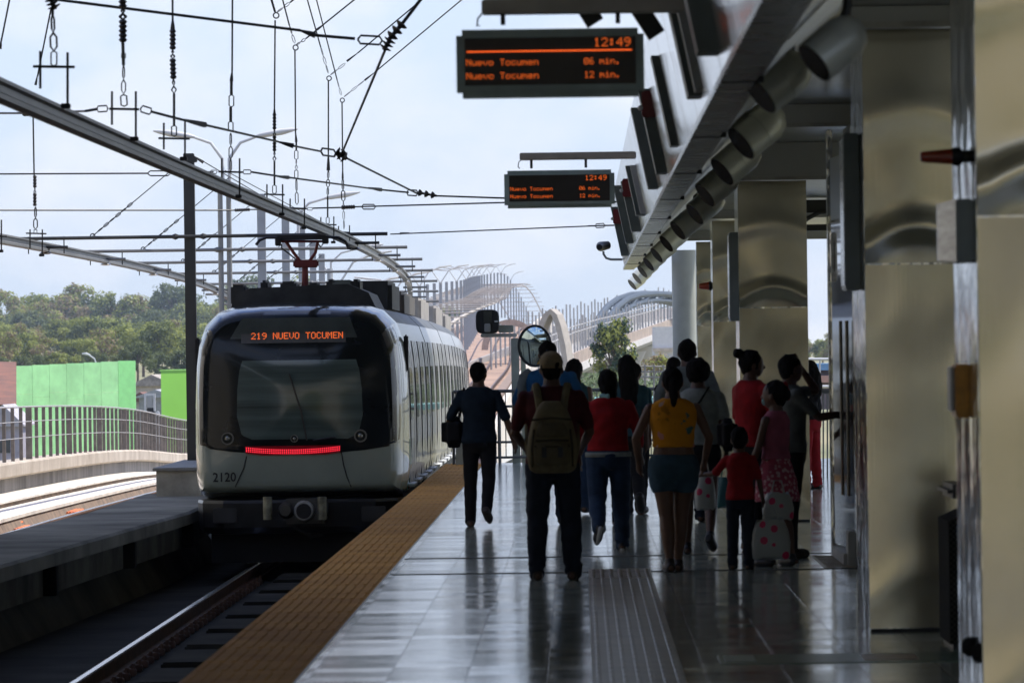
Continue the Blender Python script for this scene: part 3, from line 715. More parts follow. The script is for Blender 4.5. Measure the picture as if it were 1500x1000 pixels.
for yy,sc in ((Ys_-.27,.96),(Ys_-.25,1.),(Ys_-.05,1.)):
    pts = []
    for i in range(32):
        th = 2*pi*i/32; cc,ss = cos(th),sin(th); pw_ = .5
        pts.append((cxx+sc*hw*math.copysign(abs(cc)**pw_,cc), yy, czz+sc*hh*math.copysign(abs(ss)**pw_,ss)))
    rg.append(pts)
q.loft(rg); q.build('backboard', black, t)
MB().box(cxx-.06,cxx+.07,Ys_-.30,Ys_-.275,czz-hh*.1,czz+hh*.9).build('rear_cover', mat('dark_olive_metal',(.06,.065,.055),.4,.4), t)
MB().bbox(cxx-.05,cxx+.05,Ys_-.33,Ys_-.28,czz-hh*.85,czz-hh*.15,.01).build('connector', steel_grey, t)
MB().box(cxx+hw*.6,cxx+hw*.9,Ys_-.278,Ys_-.273,czz-.01,czz+.015).build('tag_plate', steel_light, t)
t = thing('convex_mirror', 'round black-rimmed convex mirror at the platform end showing the train', 'mirror', at(783,538,85.6))
c = at(783.5,506.5,85.6); R_ = .292
pts = []; rg = []
for j_ in range(19):
    r_ = max(.004,1-j_/18.); dy = -.035*(1-r_*r_)
    rg.append([c+Vector((R_*.94*r_*cos(2*pi*i/96)*.92,dy,R_*.94*r_*sin(2*pi*i/96)*1.12)) for i in range(96)])
RZm = Matrix.Rotation(radians(-13),3,'Z')
rg = [[c+RZm@(p-c) for p in r_] for r_ in rg]
mm = MB().loft(rg).build('mirror_glass', mat('greenish_mirror',(.62,.74,.70),.04,1.,var=.02), t, smooth=True)
q = MB(); pts = [c+RZm@Vector((R_*.97*.92*cos(2*pi*i/40),-.01,R_*.97*1.12*sin(2*pi*i/40))) for i in range(41)]
q.tube(pts,.018,8,cap=False); q.build('rim', black, t, smooth=True)
q = MB(); q.tube([c+Vector((0,.06,-.1)),c+Vector((-.16,.3,-.2))],.02,8); q.build('bracket', steel_grey, t)
q = MB(); rg=[[c+RZm@Vector((R_*.95*.92*r_*cos(2*pi*i/30),dy,R_*.95*1.12*r_*sin(2*pi*i/30))) for i in range(30)] for r_,dy in ((1.,.005),(.7,.05),(.2,.07))]
q.loft(rg).build('back_shell', black, t, smooth=True)
railm = mat('grey_railing_paint', (.16,.165,.17), .4, .3)
t = thing('end_railing', 'grey tubular railing with wire mesh across the platform end', 'railing', ground_at(800,684,0))
Yr = 85.8
x0 = at(664,600,Yr).x; x1 = at(1000,600,Yr).x
for z_ in (1.14,.90,.34,.10): MB().cyl((x0,Yr,z_),(x1,Yr,z_),.028 if z_>1 else .02,n=10).build('rail', railm, t)
nx_ = 0; x = x0
while x < x1+.01:
    MB().cyl((x,Yr,0),(x,Yr,1.14),.025,n=8).build('post', railm, t); x += (x1-x0)/5
q = MB(); x = x0+.1
while x < x1:
    q.cyl((x,Yr,.1),(x,Yr,1.12),.009,n=5); x += .12
t['x'] = 0; del t['x']
q.build('bars', railm, t)
pb(t,'gate_box',668,640,686,682,Yr-.3,.2,galv)
# railings far right, beyond the middle column
t = thing('end_railing', 'curved dark railing seen in the gap right of the middle column', 'railing', at(1203,600,75))
q = MB(); q.tube([at(1188,566,74),at(1198,569,74),at(1208,573,74),at(1230,574,74)],.03,8); q.build('rail', railm, t)
for xx in (1196,1201,1206,1212): MB().cyl(at(xx,572,74),at(xx,712,74),.012,n=6).build('baluster', railm, t)
# ================================================================ TRAIN
TY = 72.0
tc_ = lambda Y: cx(Y)+T1-.065
ZT = lambda Y: dz(Y)
white = mat('white_train_paint', (.30,.345,.29), .25, 0., var=.04, coat=.6)
silver = mat('silver_train_side', (.36,.355,.335), .36, .3, var=.08, vscale=1.5, stretch=(1,.3,1), coat=.3, rvar=.06)
gloss_black = mat('gloss_black_mask', (.008,.011,.012), .10, 0., spec=.3, coat=.1, var=.05)
wind = mat('windscreen_glass', (.085,.12,.11), .10, 0., spec=.6, coat=.5, var=.3, vscale=1.2, stretch=(.15,1,5))
teal = mat('teal_train_paint', (.10,.33,.30), .25, 0., coat=.5)  # teal reflection low on the first car, put into a colour
under = mat('dark_underframe', (.018,.018,.018), .6)
train = thing('metro_train', 'white and silver metro train with black glass nose coming into the platform', 'train', (tc_(TY),TY+9,RAIL))
# cross-section of the body, seen from the front, x from centre, z above platform
half = [(1.28,-.14),(1.38,-.10),(1.42,.15),(1.425,.6),(1.42,1.1),(1.40,1.6),(1.365,1.90),(1.27,2.16),(1.10,2.33),(.86,2.41),(.5,2.435),(0,2.44)]
sec = half+[(-x,z) for x,z in half[-2::-1]]
ZC = 1.12
def ring(Y, sc=1., scz=None):
    scz = sc if scz is None else scz
    return [(tc_(Y)+x*sc, Y, ZT(Y)+ZC+(z-ZC)*scz) for x,z in sec]
def sec_half(z):
    pts = half
    for (x0,z0),(x1,z1) in zip(pts,pts[1:]):
        if z0 <= z <= z1: return x0+(x1-x0)*(z-z0)/(z1-z0+1e-9)
    return 0. if z > 2.44 else 1.24
def rad_norm(x, z):
    """0 at the middle of the nose, 1 on the outline of the full body"""
    # radial scale t such that (x,z) = C + t*(outline point)
    dx_,dz_ = x, z-ZC; best = 0
    if abs(dx_) < 1e-6 and abs(dz_) < 1e-6: return 0.
    n = len(sec)
    for i in range(n):
        (ax,az),(bx,bz) = sec[i], sec[(i+1)%n]
        az -= ZC; bz -= ZC
        ex,ez = bx-ax,bz-az; det = dx_*(-ez)+dz_*ex
        if abs(det) < 1e-12: continue
        s = (ax*(-ez)+az*ex)/det; u = (dx_*az-dz_*ax)/det
        if s > 0 and -1e-6 <= u <= 1+1e-6: best = 1/s; break
    return best
def nose_y(x, z):
    t = min(1, rad_norm(x,z)); bulge = .10*t*t
    if t > .86: bulge += 1.05*((t-.86)/.14)**2.8
    return TY+bulge+.06*max(0,z-1.2)**2
# nose shell as a polar grid
mb = MB(); ts = [0.02,.2,.4,.6,.72,.80,.86,.89,.92,.94,.96,.975,.99,1.0]
rings = []
for tt in ts:
    rings.append([(tc_(TY)+x*tt, nose_y(x*tt, ZC+(z-ZC)*tt), ZC+(z-ZC)*tt) for x,z in sec])
endY = TY+1.25+.1
for yy in (73.5,): rings.append(ring(yy))
mb.loft(rings, cap=False)
mb.mi = [1 if sum(mb.v[i].z for i in f)/len(f) > 2.12 else 0 for f in mb.f]
mb.build('nose_shell', [white, gloss_black], train, smooth=True)
def patch(name, rows, m, par, off, nx=22, smooth=True, thick=0):
    """a sheet hugging the nose: rows of (z, xleft, xright)"""
    q = MB(); nz = 44; R=[]
    z0,z1 = rows[0][0],rows[-1][0]
    for j in range(nz+1):
        z = z0+(z1-z0)*j/nz
        for (za,la,ra),(zb,lb,rb) in zip(rows,rows[1:]):
            if za <= z <= zb+1e-9: k=(z-za)/(zb-za+1e-9); l=la+(lb-la)*k; r=ra+(rb-ra)*k; break
        R.append([(tc_(TY)+l+(r-l)*i/nx, nose_y(l+(r-l)*i/nx, z)-off, z) for i in range(nx+1)])
    vs=[p for r in R for p in r]
    q.add(vs,[(j*(nx+1)+i,j*(nx+1)+i+1,(j+1)*(nx+1)+i+1,(j+1)*(nx+1)+i) for j in range(nz) for i in range(nx)])
    if thick:
        pass
    return q.build(name, m, par, smooth=smooth, recalc=False)
tx = tc_(TY)
def loc(px,py): p = at(px,py,TY); return p.x-tx, p.z
# black glass mask: wide at mid height, lower edge dips in the middle
mk = []
for z,wf in ((.44,.25),(.47,.52),(.51,.78),(.56,.92),(.62,.965),(.8,.975),(1.2,.98),(1.6,.98),(1.85,.98),(2.05,.975),(2.18,.97),(2.28,.95),(2.34,.94),(2.39,.90),(2.415,.7)):
    h = sec_half(z); mk.append((z,-h*wf,h*wf))
mask = patch('nose_mask', mk, gloss_black, train, .010, nx=60)
# windscreen, greyer, its striped reflections put into the colour
a = loc(342,625); b_ = loc(522,508)
ws = [(.64,-.60,.66),(.70,-.74,.80),(.95,-.80,.86),(1.3,-.79,.85),(1.55,-.76,.82),(1.68,-.72,.78)]
wsc = patch('windscreen', ws, wind, train, .016)
patch('brow_band', [(1.97,-.88,.80),(2.24,-.72,.70)], mat('brow_glass',(.06,.075,.07),.12,spec=.7,coat=.4), train, .014)
# wipers
def onnose(x,z,o=.03): return Vector((tx+x, nose_y(x,z)-o, z))
MB().tube([onnose(.12,.62),onnose(.05,1.0),onnose(-.10,1.5)],.012,6).build('wiper', black, train)
MB().tube([onnose(.50,.66),onnose(.2,.62)],.014,6).build('wiper', black, train)
# cab pillar reflection-like centre post inside the screen is the desk lamp post
# destination panel
d0 = loc(353,503); d1 = loc(506,487)
patch('destination_panel', [(d0[1],d0[0],d1[0]),(d1[1],d0[0],d1[0])], mat('destination_glass',(.10,.10,.095),.2,spec=.6), train, .020)
q = MB(); s0 = loc(368,488); p = .0136
dlm = mat('destination_led',(.6,.1,.02),.5,emit=(1.,.17,.03),estr=.8)
xw = s0[0]+tx
for wd in ('219','NUEVO','TOCUMEN'):
    q = MB(); dots(q,wd,xw,s0[1]-.002,.0122,TY,adv=5.9,fx=lambda X,Z: nose_y(X-tx,Z)-.026); q.build('destination_word', dlm, train); xw += (len(wd)+1)*5.9*.0122
# red light bar
q = MB(); r0 = loc(361,659); r1 = loc(497,659)
nn = 44
for i in range(nn+1):
    x = r0[0]+(r1[0]-r0[0])*i/nn; sag = .035*(1-(2*i/nn-1)**2)
    for j in range(3):
        z = r0[1]+.030-sag-j*.023; X = tx+x; y = nose_y(x,z)-.022; h = .0068
        q.add([(X-h,y,z-h),(X+h,y,z-h),(X+h,y,z+h),(X-h,y,z+h)],[(0,1,2,3)])
bar = patch('light_bar', [(r0[1]-.072,r0[0]+.2,r1[0]-.2),(r0[1]-.045,r0[0]-.01,r1[0]+.01),(r0[1]+.048,r0[0]-.02,r1[0]+.02)], mat('light_bar_red_glass',(.16,.002,.008),.3,emit=(1.,.0,.03),estr=.03), train, .015)
q.build('red_dots', mat('red_led',(.8,.02,.03),.5,emit=(1.,.03,.06),estr=1.3), bar)
# head lamps and camera eye
lens_m = mat('headlamp_glass', (.35,.36,.33), .08, .7); lamp_ring = mat('headlamp_ring', (.20,.20,.19), .3, .6)
for px,py,r in ((333,642,.085),(528,638,.085),(431,642,.05)):
    x,z = loc(px,py); h = thing('tmp','', '', (0,0,0)); bpy.data.objects.remove(h)
    c = onnose(x,z,.02)
    nm_ = 'headlamp' if r > .06 else 'nose_eye'
    o = MB().tube([c+Vector((0,-.012,0)),c+Vector((0,-.02,0)),c+Vector((0,.03,0))],[r*.9,r,r],20).build(nm_, lamp_ring, train, smooth=True)
    MB().tube([c+Vector((0,-.0215,0)),c+Vector((0,-.0205,0))],[r*.78,r*.80],20).build('lens', gloss_black, train) if False else None
    q = MB(); q.tube([c+Vector((0,-.0215,0)),c+Vector((0,-.0205,0))],[r*.76,r*.78],20); q.build('lens', gloss_black, train)
    q = MB(); q.ell(c+Vector((.0,-.022,0)),(r*.38,.014,r*.38),12,8); q.build('bulb', lens_m, train, smooth=True)
# panel seams of the white lower nose
seam_m = mat('panel_seam', (.02,.02,.02), .7)
for pts in ([(361,668),(357,685),(350,700),(344,713)],[(500,662),(503,680),(508,698),(514,713)]):
    MB().tube([onnose(*loc(*p_),o=.004) for p_ in pts],.008,5).build('panel_seam', seam_m, train)
# fleet number
def text_mesh(txt, size, name, m, par, fn, ext=0):
    cu = bpy.data.curves.new('t','FONT'); cu.body = txt; cu.size = size; cu.resolution_u = 3; cu.offset = size*.012
    ob = bpy.data.objects.new('t',cu); COL.objects.link(ob)
    dg = bpy.context.evaluated_depsgraph_get(); dg.update()
    me = bpy.data.meshes.new_from_object(ob.evaluated_get(dg)); bpy.data.objects.remove(ob)
    q = MB(); q.add([fn(v.co.x,v.co.y) for v in me.vertices],[tuple(p.vertices) for p in me.polygons])
    bpy.data.meshes.remove(me); return q.build(name, m, par)
n0 = loc(311,705.5)
text_mesh('2120', .17, 'fleet_number', mat('number_paint',(.015,.015,.018),.5), train, lambda X,Y: onnose(n0[0]+X*.92,n0[1]+Y+.01*X,.006))
# grab rails beside the nose
x,z = loc(588,505)
MB().bbox(tx+1.37,tx+1.43,TY+1.3,TY+1.5,1.50,2.0,.02).build('side_mirror', black, train)
MB().bbox(tx-1.43,tx-1.37,TY+1.3,TY+1.5,1.50,2.0,.02).build('side_mirror', black, train)
# --- skirt, coupler
mb = MB()
skp = [(-1.38,TY+.9),(-1.28,TY+.35),(-1.0,TY+.14),(0,TY+.06),(1.0,TY+.14),(1.28,TY+.35),(1.38,TY+.9)]
R=[]
for z_,ins in ((-.16,0),(-.2,-.015),(-.52,.0),(-.60,.05)):
    R.append([(tx+x*(1-ins*.6),y+ins,z_) for x,y in skp]+[(tx+1.3,TY+2.2,z_),(tx-1.3,TY+2.2,z_)])
mb.loft(R).build('front_skirt', mat('skirt_black',(.014,.015,.017),.35,coat=.2), train)
for sx in (-1,1):
    q = MB(); q.bbox(tx+sx*.98-.16,tx+sx*.98+.16,TY+.10,TY+.2,-.46,-.26,.01); q.build('skirt_vent', mat('vent_grey',(.04,.04,.04),.5), train)
cpc = at(447,745,71.6)
cou = MB().bbox(cpc.x-.30,cpc.x+.28,71.75,72.5,cpc.z-.2,cpc.z+.13,.04).build('coupler', mat('coupler_metal',(.09,.09,.085),.45,.6), train)
q = MB(); q.tube([(cpc.x-.02,71.62,cpc.z-.03),(cpc.x-.02,71.75,cpc.z-.03)],[.12,.14],20); q.build('coupler_cup', steel_grey, cou, smooth=True)
q = MB(); q.tube([(cpc.x-.02,71.60,cpc.z-.03),(cpc.x-.02,71.615,cpc.z-.03)],[.10,.10],20); q.build('cup_hollow', black, cou)
q = MB(); q.tube([(cpc.x-.26,71.6,cpc.z-.02),(cpc.x-.26,71.75,cpc.z-.02)],[.07,.11],16); q.build('coupler_cone', mat('coupler_cone_metal',(.12,.12,.11),.4,.7), cou, smooth=True)
for px in (392,472):
    c = at(px,744,71.7); q = MB(); q.cyl(c+Vector((0,0,-.15)),c+Vector((0,0,.15)),.06,n=12); q.build('buffer_post', mat('yellowed_pipe',(.30,.29,.20),.5,.2,var=.3,vscale=8), cou, smooth=True)
q = MB(); q.tube([at(430,772,71.8),at(455,785,71.8),at(472,782,71.9)],.025,8); q.build('hose', under, cou)
q = MB(); q.box(tx-1.2,tx+1.2,72.6,75,-1.0,-.62); q.build('bogie_frame', under, train)
for sx in (-.72,.72):
    q = MB(); q.cyl((tx+sx-.07,73.6,RAIL+.42),(tx+sx+.07,73.6,RAIL+.42),.42,n=28); q.build('wheel', mat('wheel_steel',(.10,.09,.08),.5,.6), train, smooth=True)
# --- cars
cars = [(73.5,83.4),(83.75,94.2),(94.55,105.0),(105.35,115.8),(116.15,126.6),(126.95,137.4)]
seamd = mat('door_gap', (.02,.02,.022), .6)
winm = mat('train_side_window', (.05,.06,.065), .05, spec=.9, coat=.6)
for ci,(y0,y1) in enumerate(cars):
    n = max(4,int((y1-y0)/1.2)); mb = MB()
    mb.loft([ring(y0+(y1-y0)*i/n) for i in range(n+1)])
    mb.mi = [1 if min(abs(mb.v[i].z-ZT(mb.v[i].y)) for i in f) > 2.1 else 0 for f in mb.f]
    car = mb.build('car_body', [silver, mat('car_roof_grey',(.10,.105,.10),.5,var=.2,vscale=2)], train, smooth=True)
    # skirt below
    q = MB(); q.loft([[(tc_(y)+x,y,ZT(y)+z) for x,z in ((-1.30,-.15),(1.30,-.15),(1.26,-.75),(-1.26,-.75))] for y in (y0+.1,(y0+y1)/2,y1-.1)]); q.build('underframe', under, car)
    if ci < 5:
        q = MB(); q.loft([ring(y,.94) for y in (y1-.05,y1+.4)]); q.build('gangway_bellows', rubber, car)
    # doors on the platform side
    for d0_ in (y0+.5, y0+3.1, y0+5.7, y0+8.3) if ci == 0 else (y0+.7,y0+3.6,y0+6.5,y0+9.0):
        if d0_+1.3 > y1: continue
        def side(y,z,o=0.): return (tc_(y)+sec_half(z)+o, y, ZT(y)+z)
        q = MB(); zs_ = [.0,.5,1.0,1.45,1.75,1.92]
        rr = [[side(y,z,.012) for z in zs_]+[side(y,z,-.01) for z in zs_[::-1]] for y in (d0_,d0_+.64)]
        q.loft(rr); dr = q.build('door', silver, car, smooth=False)
        rr = [[side(y,z,.012) for z in zs_]+[side(y,z,-.01) for z in zs_[::-1]] for y in (d0_+.67,d0_+1.31)]
        q = MB(); q.loft(rr); q.build('door', silver, car)
        for ya,yb in ((d0_+.12,d0_+.52),(d0_+.79,d0_+1.19)):
            q = MB(); q.loft([[side(y,z,.016) for z in (.85,1.2,1.55)]+[side(y,z,.0) for z in (1.55,1.2,.85)] for y in (ya,yb)]); q.build('door_window', winm, car)
        for yy in (d0_-.03,d0_+.655,d0_+1.34):
            q = MB(); q.loft([[side(y,z,.014) for z in zs_]+[side(y,z,-.01) for z in zs_[::-1]] for y in (yy-.02,yy+.02)]); q.build('door_seam', seamd, car)
        q = MB(); q.box(side(d0_,.0)[0]-.02,side(d0_,.0)[0]+.07,d0_-.1,d0_+1.4,ZT(d0_)-.06,ZT(d0_)-.02); q.build('door_sill', steel_light, car)
    # side window band between doors, and roof gutter
    q = MB(); q.tube([(tc_(y)+1.20,y,ZT(y)+2.09) for y in (y0+.1,(y0+y1)/2,y1-.1)],.018,6); q.build('roof_gutter', steel_grey, car)
    if ci == 0:
        q = MB(); q.loft([[ (tc_(y)+sec_half(z)+.006,y,z) for z in (-.08,.25,.6)]+[(tc_(y)+sec_half(z)-.01,y,z) for z in (.6,.25,-.08)] for y in (73.52,74.4)]); q.build('teal_panel', teal, car)
# --- roof equipment
def rb(name,x0,x1,y0,y1,z0,z1,m,r=.03): MB().bbox(tc_(y0)+x0,tc_(y0)+x1,y0,y1,ZT(y0)+z0+.02,ZT(y0)+z1+.09,r).build(name,m,train)
rdk = mat('roof_equipment_dark', (.03,.032,.03), .6, var=.3, vscale=4)
# tapered cowling across the front roof
q = MB(); q.loft([[(tc_(73)+x,y,z) for x,z in ((-1.02,2.25),(-.94,2.58),(-.72,2.66),(.60,2.70),(.88,2.58),(1.04,2.25))] for y in (74.0,77.2)]); q.build('roof_cowling', rdk, train)
rb('roof_fairing',-1.0,-.8,74.2,75,2.4,2.62,rdk)
for x,w,z1,m in ((-.62,.10,2.68,rdk),(-.35,.22,2.66,steel_dark),(.28,.12,2.68,rdk),(.33,.30,2.67,mat('roof_dome_grey',(.16,.18,.16),.5)),(.62,.12,2.68,rdk),(.02,.16,2.64,rdk)):
    rb('roof_unit',x,x+w,74.6,75.6,2.45,z1,m,.03)
rb('pantograph_tray',-.24,.30,74.3,74.5,2.46,2.57,mat('dark_red_tray',(.10,.012,.012),.5),.01)
rb('roof_box',.35,1.05,78.2,81.5,2.3,2.70,rdk,.06); rb('roof_box',-.95,.25,78.2,81.5,2.3,2.62,rdk,.06)
rb('roof_box',.3,1.02,84.5,90,2.3,2.62,mat('roof_box_brown',(.10,.085,.07),.6),.05); rb('roof_box',-.9,.2,84.5,90,2.3,2.62,rdk,.05)
for y_ in (96,107,118): rb('roof_box',-.8,.95,y_,y_+5,2.3,2.66,mat('roof_box_pale',(.36,.33,.29),.6),.05)
# --- pantograph
pr = mat('red_pantograph_paint', (.17,.022,.018), .5)
pant = at(447,410,75.5); cxp = pant.x
pg = MB().tube([at(447,420,75.5),at(447,386,75.5)],[.05,.042],10).build('pantograph_mast', pr, train)
MB().bbox(cxp-.16,cxp+.19,75.42,75.58,at(447,392,75.5).z,at(447,381,75.5).z,.02).build('pantograph_knuckle', pr, pg)
for pts in ([(440,383),(430,370),(419,354)],[(453,383),(462,370),(466,352)]):
    MB().tube([at(*p_,75.5) for p_ in pts],.022,8).build('pantograph_arm', pr, pg)
for pts in ([(437,383),(424,372),(413,364),(412,357)],[(462,352),(470,362),(473,357)]):
    MB().tube([at(*p_,75.6) for p_ in pts],.012,6).build('pantograph_strut', steel_dark, pg)
MB().tube([at(411,353.5,75.5),at(473,353.5,75.5)],.018,8).build('pantograph_cross_bar', pr, pg)
MB().bbox(at(403,350,75.3).x,at(478,350,75.3).x,75.3,75.5,at(447,351,75.3).z,at(447,344.5,75.3).z,.01).build('contact_strip', black, pg)
MB().tube([at(375,359,75.3),at(380,352,75.3),at(390,348,75.3),at(406,348,75.3)],.02,8).build('pantograph_horn', black, pg)
MB().tube([at(478,347,75.3),at(496,348,75.3),at(506,354,75.3),at(510,362,75.3)],.02,8).build('pantograph_horn', black, pg)
MB().bbox(at(403,350,75.3).x,at(411,350,75.3).x,75.25,75.45,at(407,360,75.3).z,at(407,347,75.3).z,.01).build('pantograph_end_box', black, pg)
MB().bbox(at(472,350,75.3).x,at(481,350,75.3).x,75.25,75.45,at(477,357,75.3).z,at(477,347,75.3).z,.01).build('pantograph_end_box', black, pg)
# ================================================================ OVERHEAD LINE
cond_m = mat('conductor_rail_aluminium', (.20,.20,.19), .45, .4, var=.12, vscale=1.2)
wire_m = mat('dark_wire', (.03,.03,.03), .5, .3)
ins_m = mat('brown_insulator', (.035,.03,.028), .35)
crossm = mat('crossbar_steel', (.20,.20,.19), .5, .3)
mast_d = mat('dark_mast_paint', (.035,.037,.034), .5)  # canopy shade on the first mast, put into its colour
mast_l = mat('grey_mast_paint', (.36,.38,.39), .55, .1, var=.08)
conv = mat('old_white_insulator', (.6,.58,.54), .4)
# rigid conductor rails: a channel that sweeps gently from side to side
def zig1(Y): return cx(Y)+T1+.14*sin((Y-60)/22.)
def zig2(Y): return cx(Y)+T2-.02+.25*sin((Y-90)/30.)+.25
def zc1(Y): return dz(Y)+3.47-.06*sin(max(0,Y-84)*.05)*0
prof = [(-.055,.10),(.055,.10),(.055,.075),(.014,.07),(.016,.02),(.05,.0),(.05,-.035),(.012,-.05),(-.012,-.05),(-.05,-.035),(-.05,.0),(-.016,.02),(-.014,.07),(-.055,.075)]
for fx_,Y0_,lab in ((zig1,26,'long dark channel-shaped conductor rail sweeping down over the train roof'),(zig2,60,'pale conductor rail over the far track at left, above the trees')):
    q = MB(); q.sweep(prof, [Y0_+4*i for i in range(int((182-Y0_)/4))], fx_, zc1)
    tag(q.build('conductor_rail', cond_m), lab, 'conductor rail')
def chain(q, a, b, n=None, r=.012, style='wire'):
    """draws a wire, chain or turnbuckle between two points"""
    a = Vector(a); b = Vector(b); d = b-a; L_ = d.length; d.normalize()
    if style == 'wire': q.cyl(a,b,r,n=5); return
    s1 = d.cross(Vector((0,1,0))).normalized()
    if style == 'link':      # long open link
        w = r*1.0
        q.tube([a, a+d*L_*.12+s1*w, a+d*L_*.88+s1*w, b, a+d*L_*.88-s1*w, a+d*L_*.12-s1*w, a], r*.28, 5)
    elif style == 'chain':
        k = max(2,int(L_/.12)); 
        for i in range(k):
            p = a+d*(L_*i/k); e = a+d*(L_*(i+1)/k); w = r*(1. if i%2 else .45)
            q.tube([p,p+d*.03+s1*w,e-d*.03+s1*w,e,e-d*.03-s1*w,p+d*.03-s1*w,p], r*.33, 4)
    elif style == 'ribbed':
        k = max(4,int(L_/.035)); 
        pts=[];rs=[]
        for i in range(k*2+1):
            pts.append(a+d*(L_*i/(2*k))); rs.append(r*(1. if i%2 else .6))
        q.tube(pts, rs, 10)
    elif style == 'taper':
        q.tube([a,a+d*L_*.6,b],[r*.35,r*.8,r],6)
    elif style == 'bells':
        k = max(3,int(L_/.11)); pts=[];rs=[]
        for i in range(k):
            for f,rr in ((0,.3),(.15,1.),(.45,.8),(.7,.35)):
                pts.append(a+d*(L_*(i+f)/k)); rs.append(r*rr)
        pts.append(b); rs.append(r*.3); q.tube(pts, rs, 10)
def assembly(lab, cat, Y, segs, grp=None, name=None, m=wire_m):
    """segs: (style, x0,y0, x1,y1, radius[, Y0, Y1]); one thing with its parts"""
    f = segs[0]; p = at(f[3],f[4],f[7] if len(f)>7 else Y)
    nm_ = name or cat.replace(' ','_')
    t = thing(nm_, lab, cat, p, grp)
    nmz = {'wire':'wire','chain':'chain','link':'turnbuckle','ribbed':'insulator','bells':'insulator','taper':'clamp'}
    for s_ in segs:
        ya = s_[6] if len(s_)>6 else Y; yb = s_[7] if len(s_)>7 else Y
        A_,B_ = at(s_[1],s_[2],ya), at(s_[3],s_[4],yb)
        def up_(p,o):      # wires that leave the picture run on to the roof beams
            d_ = (p-o).normalized()
            return p+d_*min(6., (7.7-p.z)/max(.05,d_.z))
        if s_[0] == 'wire':
            if s_[2] < 0 and s_[2] < s_[4]: A_ = up_(A_,B_)
            if s_[4] < 0 and s_[4] < s_[2]: B_ = up_(B_,A_)
        q = MB(); chain(q, A_, B_, r=s_[5], style=s_[0])
        q.build(nmz[s_[0]], ins_m if s_[0] in ('ribbed','bells') else m, t, smooth=s_[0] in ('ribbed','bells'))
    return t
def hframe(xc, yc, Y, w, x0t, x1t, t0, b0, t1, b1, lab):
    """a crossbar with two threaded rods standing on the conductor rail"""
    t = thing('rail_hanger_frame', lab, 'hanger frame', at(xc,max(b0,b1),Y), 'H-shaped hanger frames on the conductor rails')
    MB().cyl(at(xc-w/2,yc-.4,Y),at(xc+w/2,yc+.4,Y),.011,n=6).build('bar', wire_m, t)
    MB().cyl(at(x0t,t0,Y),at(x0t,b0,Y),.010,n=6).build('rod', wire_m, t)
    b0 += 6; b1 += 9
    MB().cyl(at(x1t,t1,Y),at(x1t,b1,Y),.010,n=6).build('rod', wire_m, t)
    c = at(x1t+1,b1-1,Y); MB().bbox(c.x-.05,c.x+.015,c.y-.04,c.y+.04,c.z-.015,c.z+.02,.005).build('clamp', black, t)
Yd = lambda x: 3.65/((850-x+0.0)/8000.)    # distance of the near track's centre line at photo column x
hframe(79,98,38,61,59,99,75,130,77,148,'nearest H-shaped frame, top left, on the dark conductor rail')
hframe(182,160,43.6,44,164,199,134,183,134,196,'second H-shaped frame, under the chain with the ribbed insulators')
hframe(255,203,49,46,240,271,180,219,178,225,'third H-shaped frame, left of the dark mast top')
hframe(338,252,57,36,325,351,232,262,232,280,'fourth H-shaped frame, between the two street lamp heads')
hframe(402,285,65,30,391,414,270,300,270,306,'fifth H-shaped frame, right of the street lamps')
hframe(436,305,70,24,425,446,291,317,291,326,'sixth H-shaped frame, above the pale masts')
hframe(480,329,78,26,470,489,318,343,317,347,'seventh H-shaped frame, right over the pantograph')
hframe(503,340,84,18,496,512,331,352,330,356,'eighth and smallest H-shaped frame over the train roof')
hframe(53,342,72,30,44,62,336,364,336,366,'H-shaped frame of the far track, hung from the long chain at left')
hframe(0,346,68,20,-6,2,330,362,322,360,'H-shaped frame cut by the left picture edge')
G = 'vertical hangers holding the conductor rail'
assembly('chain hanger with a long link, farthest left at the top of the picture','hanger',38,
 [('link',79,75,79,97,.020),('chain',77,22,79,75,.022),('wire',76,-60,77,8,.014),('bells',74,-2,81,14,.05),('wire',77,8,77,22,.012)],G)
assembly('heavy hanger with a ribbed insulator and chain, left of the top, at the second frame','hanger',43.6,
 [('link',181,139,182,156,.024),('chain',181,96,181,138,.016),('link',181,78,181,86,.016),('wire',180,62,181,96,.014),('ribbed',180,29,180,62,.036),('chain',180,12,180,29,.03),('ribbed',179,-12,180,12,.036),('wire',178,-120,179,-12,.012)],G)
assembly('hanger with two ribbed insulators in a row above the third frame','hanger',49,
 [('link',255,184,255,200,.022),('wire',255,137,255,184,.012),('chain',254,116,255,137,.02),('ribbed',253,86,254,116,.032),('chain',253,73,253,86,.02),('ribbed',253,43,253,73,.032),('taper',253,28,253,43,.024),('wire',252,-120,253,30,.010)],G)
assembly('thin hanger with two open links and a chain over the street lamps','hanger',57,
 [('chain',338,195,338,252,.018),('link',338,178,338,193,.024),('wire',338,157,338,178,.016),('link',339,139,339,157,.024),('wire',339,118,339,139,.016),('taper',340,104,339,119,.022),('wire',341,-110,340,105,.010)],G)
assembly('hanger with twin slim insulators just left of the picture centre top, on the fifth frame','hanger',65,
 [('link',402,271,402,284,.022),('wire',402,236,402,271,.012),('chain',402,222,402,236,.02),('ribbed',402,199,402,222,.026),('chain',402,190,402,199,.018),('ribbed',402,166,402,190,.026),('taper',402,157,402,166,.018),('wire',403,30,402,160,.010)],G)
assembly('hanger of small links hanging from the second ring, over the pale masts','hanger',70,
 [('chain',434,262,435,300,.018),('link',434,249,434,262,.022),('chain',434,234,434,249,.014),('link',434,220,434,234,.022),('taper',433,194,434,208,.02),('wire',434,208,434,220,.012),('wire',432,74,433,196,.010)],G)
assembly('hanger from the third ring ending above the pantograph','hanger',78,
 [('link',480,318,480,328,.022),('wire',480,287,480,318,.012),('chain',481,250,480,287,.022),('taper',481,226,481,250,.03),('wire',481,118,481,228,.011)],G)
